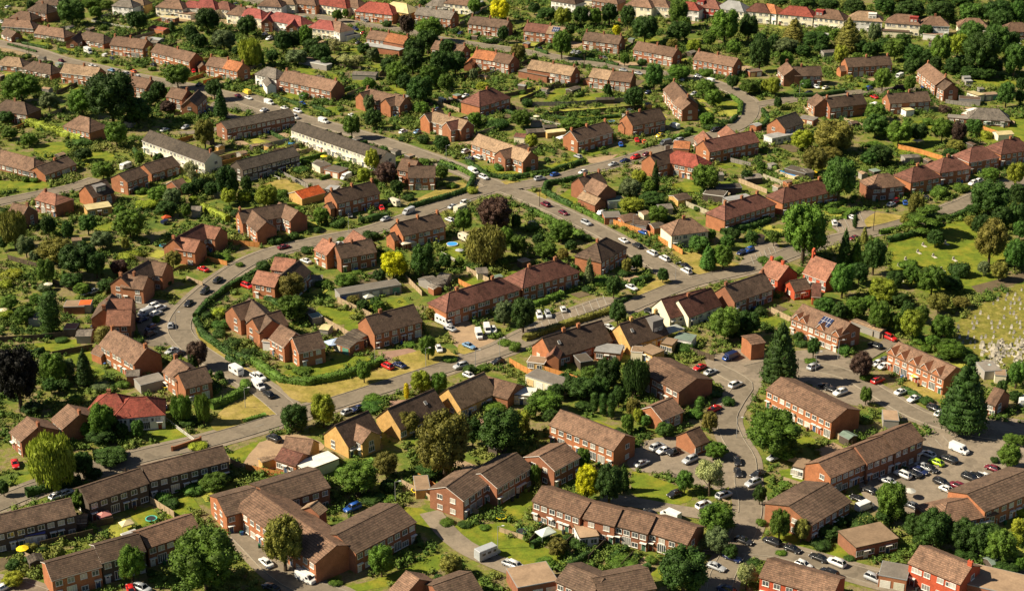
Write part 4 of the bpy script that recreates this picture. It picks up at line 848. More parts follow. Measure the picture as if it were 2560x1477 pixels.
HOUSES = '''
@00
i 50 188 290 205 w7.5 e2.7 Rb Wb n5 c.5
i 385 252 622 288 w8 e2.7 Rb Wb n4.5 c.4
h 850 310 1020 345 w8 e2.7 Rd Wb
+g 790 318 700 382 w6 e2.7 Rd Wb
g 1125 358 1450 395 w8.5 Rb Wo c0,.5,1 n5.5
g 1545 432 1925 528 Rb Wo c.55
+g 1960 580 2000 640 w4 e2.6 Rd Wb x
g 2075 560 2238 588 Rb Wo c0
+g 2240 588 2392 622 Ro Wo c0,1
h 60 560 190 572 w8 e2.7 Rl Wb
h 330 605 500 640 w8 e2.7 Rd Wd c.4
g 640 628 985 668 Rl Wo c.55
g 1270 742 1492 786 Rb Wb c.15,1
g 1690 862 1845 890 Rb Wb c1
+g 1950 890 1855 985 w7 Rd Wo
h 785 1142 880 1165 w10 e4.6 Rb Wo |brown pyramid roofed brick house behind the yellow-green hedge
h 60 985 240 1010 w9 e4.5 Rd Wd c.5
h 380 30 460 45 w9 Rd Wd c.5
h 200 110 290 122 w8 e3 Rb Wb
h 1640 -5 1760 5 w9 Rb Wc c.5
h 1860 10 1930 15 w7 Rp Wc
h 1990 -8 2090 3 w10 Rp Wc n5
h 2180 15 2240 22 w8 Rm Wc
h 2340 65 2410 74 w9 Rb Wc c.5
h 2450 80 2560 98 w9 Rp Wc
f 1560 100 1700 118 w4 e2.7 Rl Wc Kextension
f 1600 165 1740 180 w4 e2.6 Ry Wb Kextension
f 1750 120 1900 140 w4.5 e2.8 Rb Wc Kextension
g 1500 255 1640 285 w5 e2.4 p15 Rr Wo Kshed x |red sheet roofed timber shed in a garden near the top left
g 1410 365 1500 380 w4 e2.2 p10 Rg Wg Kshed x
g 1480 370 1590 385 w4 e2.2 p10 Rs Wg Kshed x
h 1200 -8 1280 0 w8 Rg Ww
h 1340 -22 1400 -15 w7 Rl Wy
h 440 -30 560 -20 w8 Rd Ww
@F
g 370 322 524 377 w8 e5.2 Rk Wc n4.6 c1 |short white-fronted terrace with a dark roof beside the parking court
g 545 301 712 268 w9 e5.2 p22 Rk Wd n4.6 |dark panelled terrace with low roof behind the olive round tree
g 736 300 955 374 w8 e5.2 p30 Rk Wc n4.6 |long white-fronted terrace with dark roof below the cream caravan street
g 582 398 722 362 w8 e5.2 p30 Rk Wk n4.6 |dark clad terrace set across the short white-fronted terrace
g 15 70 40 80 w6 e2.6 Rd Wb
@01
h 205 122 440 165 w9 Rp Ww
+g 150 115 100 185 w5.5 Rp Wb
+g 400 160 345 235 w5.5 Rp Wb
h 625 198 735 210 w9 Rp Wc
h 765 203 840 225 w9 Rb Ww c.3
+f 870 355 1000 330 w4 e2.7 Rd Ww x
h 120 -20 200 -15 w9 Rb Ww
h 250 -45 340 -38 w9 Rl Wc
h 380 -50 560 -30 w9 Rb Wo n6
h 700 -40 870 -15 w10 Rr Wc n6
h 900 -22 1000 -5 w9 Rb Wc
h 1110 20 1300 40 w11 Rr Wo |red roofed house being rebuilt inside scaffolding near the top
+g 1140 60 1180 20 w5 Rr Wc
+g 1230 80 1270 30 w5 Rr Wc
+h 1350 20 1480 40 w10 e5.5 Ry Wy x
g 1600 70 1955 116 Rg Wb c0,.5,1
g 2120 160 2490 205 Rd Wb c0,.5,1
g 1128 300 1300 325 Rb Wb c0
+g 1302 325 1498 362 Ro Wb c0,1
+f 1060 435 1440 490 w6 e2.9 Rs Wb x
g 1770 402 2060 452 Rb Wb c.2,1 s.55 |small brown roofed house half hidden by trees with a solar array
g 2170 488 2370 518 Ro Wb c0,1
+g 2372 518 2540 552 Rb Wb c1
+g 2150 545 2085 610 w4 e3 Ro Wb x
h 110 660 200 682 w8 Rg Ww |white rendered house with grey hipped roof at the end of a brown terrace
+g 150 820 110 760 w4 e4 Rg Ww x
g 290 695 800 800 w9 Rb Wb c0,1 n6.5
g 1090 872 1470 962 w7.5 Rb Wb c0,1
+g 1022 915 1180 878 w6.5 Rb Wo y
+g 1272 975 1420 938 w6.5 Rb Wo y
h 2195 905 2325 868 w11 Rm Wo c.6
g 1735 1095 2080 1190 w7.5 Rl Wb c0,.5
+g 1660 1125 1830 1088 w6.5 Rd Wo y
+g 1872 1205 2070 1165 w6.5 Rm Wo y
f 430 575 720 600 w4.5 e2.5 Rd Ww Ksummer_house
f 560 610 720 640 w4 e2.5 Rs Wg Kshed x
g 960 710 1190 720 w6 e2.3 p10 Rg Wg Kshed x
h 1760 -12 1860 -4 w8 e3 Rg Ww
f 2000 55 2120 70 w6 e2.8 Rg Ww Kextension
h 1960 -40 2100 -25 w9 Rb Wc
@F
g 1180 331 1308 374 w8 Rl Wo c1 n6
+g 1232 372 1294 356 w6.5 Rb Wb
@02
g 150 225 372 252 Rm Wb c0
+g 374 253 525 272 Rl Wb s.5 c0
g 728 315 1082 358 Rd Wb c0,.5,1
g 1240 410 1628 480 Rb Wb c.5,1
g 1830 505 2222 577 Rb Wb c0,.5
g 195 592 625 662 Rl Wb c.5,1
+f 100 690 380 745 w6 e2.9 Rg Wb x
g 800 672 985 700 Rl Wb
+g 990 700 1195 722 Rb Wb c0,1
+f 720 775 800 790 w3 e2.5 Rb Wb x
g 1590 800 1735 960 w9 Rb Wo c0,1
+g 1755 1018 1660 945 w7 Rb Wb
g 1125 1130 1450 1068 w9 Rd Wo c0,.4
+g 1075 1210 1140 1195 w4 e3 Rb Wo x
g 575 1290 925 1198 w8.5 Rd Wo c0,.45,1
g 1880 1388 2365 1288 w8.5 Rm Wo c0,1
+g 1880 1290 1960 1390 w7 Rt Wo
+g 2110 1240 2200 1320 w7 Rt Wo
h 500 -60 600 -45 w9 Rd Ww
f 660 -10 870 12 w5 e3.2 Rs Wc Kextension
h 900 -60 1010 -45 w9 Rb Wd
h 1220 -20 1330 -8 w9 e5.8 Rb Wc
h 1390 -20 1500 -8 w9 e5.8 Rb Wc
h 1700 20 1790 28 w8 e5.8 Rr Ww
h 1870 -10 2000 5 w9 e5.8 Rm Wt D.3 Qt
h 2130 5 2240 20 w10 e5.8 Rs Wc |pale grey hip roofed cream house among the top row of semis
h 2400 35 2480 42 w9 e5.8 Rm Wc
f 2320 700 2440 690 w5 e2.4 Rd Wb Kgarage
g 830 965 1000 960 w3.5 e1.9 p15 Rk Wk Kshed x |long black garden shed beside the fence of the yellow lawn strip
g 330 1290 510 1270 w4 e2.3 p12 Ry Wy Kshed x
g 190 1185 290 1190 w3.5 e2 p15 Rl Wg Kshed x
g 310 1240 430 1235 w4 e2.2 p10 Rk Wk Kshed x
g 150 1280 320 1270 w5 e2.3 p12 Rk Wk Kshed x
g 40 1310 140 1320 w5 e2.6 p20 Rm Wc Kshed x
g 560 880 650 850 w3.5 e2.2 p12 Rk Wk Kshed x
@03
h -10 40 60 52 w8.5 e5.8 Ro Ww
h 215 60 380 75 w9.5 e5.8 Rr Wc
+g 195 115 225 75 w5 Rr Wy
h 570 92 690 105 w9.5 e5.8 Rb Wc D.15 Qt |cream house with a dark red boxed dormer in its brown roof
h 890 112 1040 120 w9.5 e5.8 Rl Ww D.7 Qw |white house with a large white boxed dormer in a grey roof
h 1265 140 1420 152 w9.5 e5.8 Rb Wc D.8 Qt
+f 1130 300 1390 315 w4 e3 Rd Wc x
h 1600 162 1690 165 w9.5 e5.8 Rb Ww c.5
+f 1530 330 1720 345 w4 e2.8 Rb Ww x
h 1960 180 2080 185 w9 e4 Rb Wc
h 2390 225 2500 225 w9 Rb Wb
g 185 612 248 682 w8 Rb Wb c0 y
+g 250 660 515 655 w8 Rd Wb c.3
g 758 576 1192 552 Rd Wo c.48,.96
+g 700 655 770 650 w4.5 e3 Rb Wo x
g 1570 622 1752 762 w9 Rb Wo c0,1
+g 1808 825 1740 790 w7 Rd Wb
g 480 925 552 975 w8 Rb Wo y
+g 570 968 925 928 Rd Wb c0,.6
+f 690 1075 930 1065 w3.5 e2.8 Rb Wb x
g 1170 925 1565 900 Rd Wo c0,.55
+f 1340 1060 1400 1090 w4 e2.6 Ry Ww x
g 85 1168 268 1105 w9 Rk Wo
f 330 1150 470 1175 w5 e2.5 Rg Wb Kgarage
h 2080 1065 2270 1075 w9 e2.9 Rg Wb
f 1930 1110 2120 1150 w5 e2.7 Rw Wo Kgarage
f 1770 1145 1960 1160 w5 e2.6 Rg Wb Kextension
f 1880 960 2090 975 w5 e2.5 Rd Wg Kshed x
f 1990 905 2100 940 w4 e2.8 Ry Wc Kextension
f 2120 930 2250 920 w4 e2.5 Rl Wg Kgarage
g 530 500 660 490 w5 e2.5 p15 Rg Wg Kshed x
f 0 1350 300 1290 w5 e2.8 Rs Ww Kextension
g 2240 1300 2390 1290 w5 e2.5 p15 Ry Wc Kshed x
@F
g 1645 358 1646 359 w2 e2 p10 Rg Wg Kshed x
@10
i 10 22 335 105 w9 e2.8 Rb Wb n5
g 355 190 660 85 w9 e2.8 p25 Rd Wo c.6
g 1165 258 1368 190 w9 e5 p25 Rd Wo Y
g 835 375 1042 318 w9 e4 p35 Rd Wo D.5 Qg y
g 1410 165 1690 82 w9 e3.4 p28 Rd Wo
f 840 590 1080 555 w6 e2.8 Ry Wy Kextension
g 1690 330 1790 300 w7 e2.6 p30 Rb Wb Kshed x
i 425 425 550 460 w8 e4.6 p25 Rt Wb c.2 |terracotta roofed brick house standing by the left edge road
g 130 545 275 570 w9 e4.4 Rb Wd c1
f 520 500 690 530 w4 e2.6 Rl Wg Kgarage
g 1985 752 2168 788 w7 Rt Wo y
+g 1770 882 1965 912 w7 Rt Wo y
+g 1700 900 1985 748 w8 Rm Wo c0
g 1450 1110 1640 1135 w7 Rb Wo y
+g 1235 1243 1450 1268 w7 Rb Wo y c.4
+g 1180 1265 1455 1108 w8 Rd Wo c0
g 1890 575 1975 575 w5 e2.3 p20 Rg Wg Kshed x
g 710 885 800 880 w3 e2 p20 Rl Wg Kshed x
@F
g 618 516 656 548 w7 Rb Wo y
+g 688 500 735 520 w7 Rb Wb y
+g 588 520 705 502 w8 Rd Wo c0
@11
f 590 172 700 148 w6 e2.5 Rk Wc Kgarage
f 720 195 860 225 w6 e2.5 Rk Wo Kgarage
g 385 432 612 370 w8 e2.7 p22 RO Wy x |single storey annexe with a vivid orange roof
g 730 428 1150 330 w8.5 Rd Wo c0,.5,1 y
+g 700 545 740 535 w4 e3.4 Rd Wo x
g 1440 105 1592 130 w8 Rb Wb y
+g 1500 180 1760 178 w8 Rd Wo c0 y
g 1380 738 1795 642 w8.5 Rd Wo c0,.5,1 y
+g 1320 840 1360 830 w5 e3.6 Rd Wo x
g 660 890 782 945 w7.5 Rt Wo y c.6
+g 960 812 1080 890 w7.5 Rt Wo y
+g 785 960 1130 895 w8 Rd Wb c.45
g 190 1075 390 1100 w7 Rt Wb y
+g 15 1208 235 1248 w7 Rt Wo y
+g 250 1250 420 1110 w8 Rd Wb
f 800 1420 1400 1320 w5 e2.6 Rg Wg Kgarage
g 1660 1290 1740 1260 w6 e2.3 p15 Rg Wg Kshed x
g 1720 1310 1830 1290 w5 e2.2 p12 Rg Wg Kshed x
g 1800 1240 1900 1250 w5 e2.4 p12 Rg Wg Kshed x
g 2170 1195 2270 1190 w5 e2.2 p12 Rg Wc Kshed x
g 540 1255 650 1250 w3.5 e2 p25 Rg Wg Kshed x
f 700 390 800 400 w5 e2.6 Rs Wg Kextension
@F
h 1107 722 1232 684 w9 Rm Wo c.15,.85 n5.5 |long red tiled terrace of brick houses above the white motorhome drive
h 1296 662 1376 640 w9.5 Rm Wo c.1,.9 n5.5
@12
g 790 300 938 370 w8 Rb Wb y
+g 655 295 860 240 w8 Rd Wb c.3,1
+g 700 430 870 500 w5 e3 Rl Wb x
@F
g 1602 383 1655 368 w8.5 Rd Wo c0 y
+h 1668 372 1715 382 w9 Rr Wo
@12
h 1640 705 1760 690 w9 Rb Wc c.4 |cream sided semi-detached pair with half white front by the timber fence
h 830 935 925 882 w10 Rd Wo c.1 |dark pyramid roofed brick house at the corner of the through road
f 900 660 1060 655 w6 e2.6 Rg Wo Kgarage
g 1060 680 1210 650 w6 e2.4 p15 Rb Wo Kgarage
g 1590 475 1720 450 w6 e2.3 p15 Rd Wy Kshed x
g 1190 715 1340 735 w5 e2.4 p10 Rd Wg Kshed x
g 1370 755 1480 740 w5 e2.5 p12 Rk Wo Kshed x
f 1900 430 2100 455 w6 e2.5 Rk Wk Kshed x
f 2000 380 2250 375 w5 e2.5 Rk Wk Kshed x
f 2100 510 2330 470 w4 e2.8 Rs Wg Kextension
g 2280 275 2440 260 w5 e2.4 p12 Rg Wk Kshed x
g 1270 630 1330 620 w4 e2.2 p15 Rl Wc Kshed x
g 1450 560 1560 550 w5 e2.2 p20 Rg Wg Kshed x
f 930 510 1090 500 w5 e2.6 Re Ww Kgarage
g 1600 -70 1750 -60 w6 e2.8 Ro Wo Kshed x
h 2095 552 2420 452 w9 Rm Wo c0,.5,.97 n5.5
@F
g 1672 740 1752 710 w9 e3.4 p42 Rm Wc c.3
g 1786 705 1882 672 w9 e4.4 p40 Rd Wb c0,1
@13
h 165 392 540 308 w9 Rm Wo c.1,.9 n5.5
h 1080 262 1185 252 w9 Rb Wb
h 1432 190 1530 172 w9.5 Rm Wo c.4
h 1728 100 1830 85 w9.5 Rm Wo c.4
h 2003 0 2110 -18 w9.5 Rm Wo
h 2320 -75 2450 -95 w9.5 Rm Wo c.5
g 445 1058 668 1140 w8.5 e4 p48 Rt Wr n3 Kchapel |red brick chapel with a steep terracotta roof and bell turret
+g 440 1330 520 1335 w6 e3 p45 Rm Wr x
g 20 1095 200 1165 w9 Rt Wr c.1,.7 |bright red brick house attached beside the chapel
+g 215 1310 370 1280 w6 e3 Rd Wr
f 200 190 400 240 w5 e2.4 Rk Wk Kshed x
g 350 215 420 205 w5 e2.4 p15 Rg Wg Kshed x
g 1330 80 1480 70 w4 e2.2 p10 Rg Wg Kshed x
@20
g 1060 140 1290 135 w8 Rt Wo y
+g 1050 30 1300 25 w8 Rt Wo y
+g 1020 130 1100 -20 w8 Rd Wo c0
g 1100 325 1442 512 w8.8 e5.2 Rb Wo c0,1 n6
g 1725 608 1858 702 w8 Rb Wo c0
+g 1755 758 2015 690 w8 Rd Wo y
h 1065 957 1150 962 w9.5 e4.6 Rr Ww c.1 |white rendered bungalow-like house with a bright red roof and red wing
+h 1275 1003 1435 990 w9 e4.2 Rr Ww
+f 1370 1150 1560 1095 w4 e2.7 Rs Ww x
g 670 1068 785 1160 w10 e4.5 p28 Rb Wb c1 y
g 270 1188 380 1280 w10 e4.5 p28 Rb Wb c1 y
f 1350 850 1590 790 w5 e2.5 Rg Wg Kshed x
g 955 480 1050 520 w4.5 e2.5 Rb Wo Kshed x
g 1250 730 1370 725 w4 e3 p25 Rg Wo Kshed x
g 760 350 900 345 w5 e2.3 p12 Rg Wg Kshed x
g 300 180 415 182 w5 e2.3 p12 Rg Wg Kshed x
f 640 80 840 75 w5 e2.4 Rl Wd Kshed x
f 780 70 900 66 w4 e2.6 RO Wg Kshed x |small shed with a vivid orange roof in a left hand garden
f 640 300 760 300 w4 e2.4 Rt Wk Kshed x
@21
g 245 282 388 365 w8 Rb Wo y
+g 360 408 618 350 w8 Rd Wo Y
+f 90 420 180 430 w4 e2.8 Rl Ww x
g 1080 205 1545 82 w9.5 Rd Wo c.3 y
@F
g 572 755 625 738 w8 Rb Wo Y
+g 622 785 690 765 w8 Rb Wo Y
+g 615 735 670 790 w8 Rd Wo
@21
g 960 330 1080 390 w6 e2.5 p12 Rk Wo Kgarage
g 830 400 990 450 w6.5 e2.5 p12 Rk Wo Kgarage
g 1890 908 2240 752 w9.5 e3.2 p42 Rl Wy Y |yellow gabled chalet bungalow with a long brown roof by the through road
+g 2060 960 2120 930 w3 e3 Rl Wy x
g 1295 1108 1745 915 w9.5 e3.2 p42 Rd Wy v.7
g 780 1270 1100 1130 w9.5 e3.4 p42 Rd Wy
+g 1130 1330 990 1260 w6 e4.2 Rb Wy
g 2265 790 2560 870 w9 e3 p28 Rb Wo x
g 650 290 730 300 w4 e2 p12 Ry Wg Kshed x
@31
g 260 50 460 110 w6 e3 p30 Rm Wo |low brown roofed cottage with cream walls and a flat white annexe
+g 300 -60 560 -30 w8 e3 Rb Wy
+f 430 240 760 120 w5 e2.8 Rw Wc x
@22
g 300 410 880 240 w10 e3.2 p42 Rd Wo c.35,.6 Y v.2 |timber gabled chalet bungalow with a pink dormer near the parking bays
+g 450 450 400 570 w3.5 e4 Rt Wo x
g 1058 278 1432 165 w10 e3.2 p44 Rd Wy c.3,.95 v.2 D.8 Qg Y
g 1470 32 1900 -70 w9.5 e3.4 p42 Rm Wc v.8
g 1400 602 1812 812 w13 e5.2 p22 Rb Wb n6
g 1370 1088 1575 1000 w8 e3.6 p30 Rb Wo
g 480 1122 1108 1368 w9.5 e5.3 p32 Rb Wo n5 |long terrace with an orange and white front facing the small car park
g 1715 1335 1840 1285 w7 e3 Rb Wo y
g 2310 420 2440 400 w6 e5 p10 Rb Wo x
f 190 750 560 870 w5.5 e2.6 Rg Wc Kgarage |row of garages with cream doors and a grey flat roof behind the fence
f 830 505 1080 530 w6 e2.7 Rs Wo Kextension
f 1180 520 1290 530 w4 e2.7 Rl Wc Kshed x
f 1300 500 1440 560 w5 e2.8 Rl Wy Kextension
f 1500 440 1600 460 w4.5 e2.8 Rl Wy Kextension
f 1620 390 1790 420 w5 e2.5 Re Ww Kgreenhouse
f 170 620 330 640 w4 e2.6 Rl Wy Kextension
f 0 930 230 950 w5 e2.7 Rw Wc Kextension
f 640 620 760 600 w5 e2.4 Rk Wk Kshed x
@23
g 345 82 808 265 w10 e5 p30 Rb Wo n5 s.62 G.12,.25,.62,.95 |brick cottage terrace with gabled dormers and solar panels
g 1290 452 1845 702 w9.5 e5 p30 Rb Wo n4.6 G.06,.24,.46,.66,.86 |brick cottage terrace with five gabled dormers above a yellow canopy
g 130 800 772 1108 w11.5 e5.2 p24 Rb Wo n5 |long brown roofed brick block standing beyond the wide green tree
g 2230 900 2320 930 w8 e3.5 Rb Wb
f 2090 700 2250 690 w6 e2.5 Rg Wg Kshed x
f 2230 750 2340 760 w4 e2.3 Rl Wc Kshed x
g 850 230 1130 330 w3 e2.2 p12 Rl Wg Kshed x
f 1130 1170 1280 1180 w6 e2.3 Rl Wg Kshed x
@33
g 500 190 850 45 w9 e5.2 p32 Rb Wo n5 |brown stepped terrace with dark clad front beside the busy car park
+g 860 30 1120 -70 w9.3 e5.5 Rb Wd n5
+g 1125 -85 1400 -200 w9.6 e5.8 Rb Wd n5
@33
f 280 190 380 215 w5 e3 Rl Ww Kextension
g 205 618 590 395 w14 e4.8 p18 Rd Wo n5 |low pitched brown block with orange gable in front of the estate road
f 780 950 1190 860 w7.5 e3.2 Rl Wd Koutbuilding y
g 0 1140 700 1340 w9.5 e5.4 p28 Rb Wr n5 |brown roofed terrace with red and white front along the bottom edge
g 1500 1012 2002 1212 w10 e5.4 p28 Rb Wr n5 c.97 |brown roofed terrace with red and white front near the bottom right corner
g 1960 500 2560 262 w12 e5 p22 Rd Wo n5 |long brown roofed block at the right edge beside the busy car park
h 1760 590 1960 545 w10 e3.6 p25 Rb Wb
f 2000 1290 2560 1420 w9 e3.4 Rl Wb Kgarage
f 1110 1230 1380 1280 w6 e3 Rg Wo Kgarage
@30
g 1400 226 2185 28 w9 e5.2 p30 Rd Wk n5 y
g 790 440 1372 250 w9 e5.2 p30 Rd Wk n5
g -300 775 690 545 w9 e5.2 p30 Rd Wk n5
g 1370 868 1880 700 w9 e5.2 p30 Rb Wd n5 y
g 450 1182 930 1050 w9 e5.2 p28 Rd Wo n5 T y
+g 935 1010 1360 895 w9.2 e5.6 p28 Rd Wk n5
f 240 880 440 850 w4 e2.6 RB Ww Kconservatory |white conservatory with a blue ridged roof behind the left hand terrace
g 720 740 850 730 w4 e2.2 p10 Rl Wk Kshed x
@31
g 0 472 787 1008 w12 e5.4 p24 Rb Wo n5 y |large brown roofed courtyard block of flats with three wings
+g 40 432 610 262 w12.5 e5.2 p22 Rd Wd n5
+g 800 900 1388 602 w12.8 e5.3 p23 Rd Wb n5
+g 530 625 600 570 w5 e5.8 p30 Rl Wb x
+g -380 540 -10 440 w11.5 e5 p24 Rd Wo n5
g 1870 432 2122 256 w10.5 e5.2 p26 Rd Wb n5 T Y
g 2215 300 2560 100 w10.5 e5.2 p26 Rd Wb n5 T
g 1480 1262 1600 1340 w9 e5 p30 Rb Wb
g 1740 1400 2110 1270 w10 e5 p28 Rd Wb n5
f 1560 400 1700 390 w7 e2.3 Rl Wy Kshed x
f 270 1010 430 1040 w4 e2.3 Rl Wg Kshed x
@32
g 270 130 520 0 w10.5 e5.2 p26 Rb Wb n5 T
g 300 425 762 582 w9 e5.2 p28 Rb Wb n4.2 |stepped brown roofed terrace with many small white windows above the front oak
+g 780 582 1078 655 w9.2 e5.0 p28 Rb Wb n4.2
+g 1090 645 1408 728 w9.4 e4.8 p28 Rb Wb n4.2
+g 1425 712 1810 830 w9.6 e4.6 p28 Rb Wb n4.2
g 560 1190 900 1330 w10 e4.6 p26 Rd Wb n5
+g 800 1330 1330 1230 w10.3 e4.6 p26 Rd Wb n5
f 0 1330 390 1260 w8 e3.2 Rl Wb Kgarage
f 640 870 820 850 w6 e2.6 Rl Ww Kextension
'''
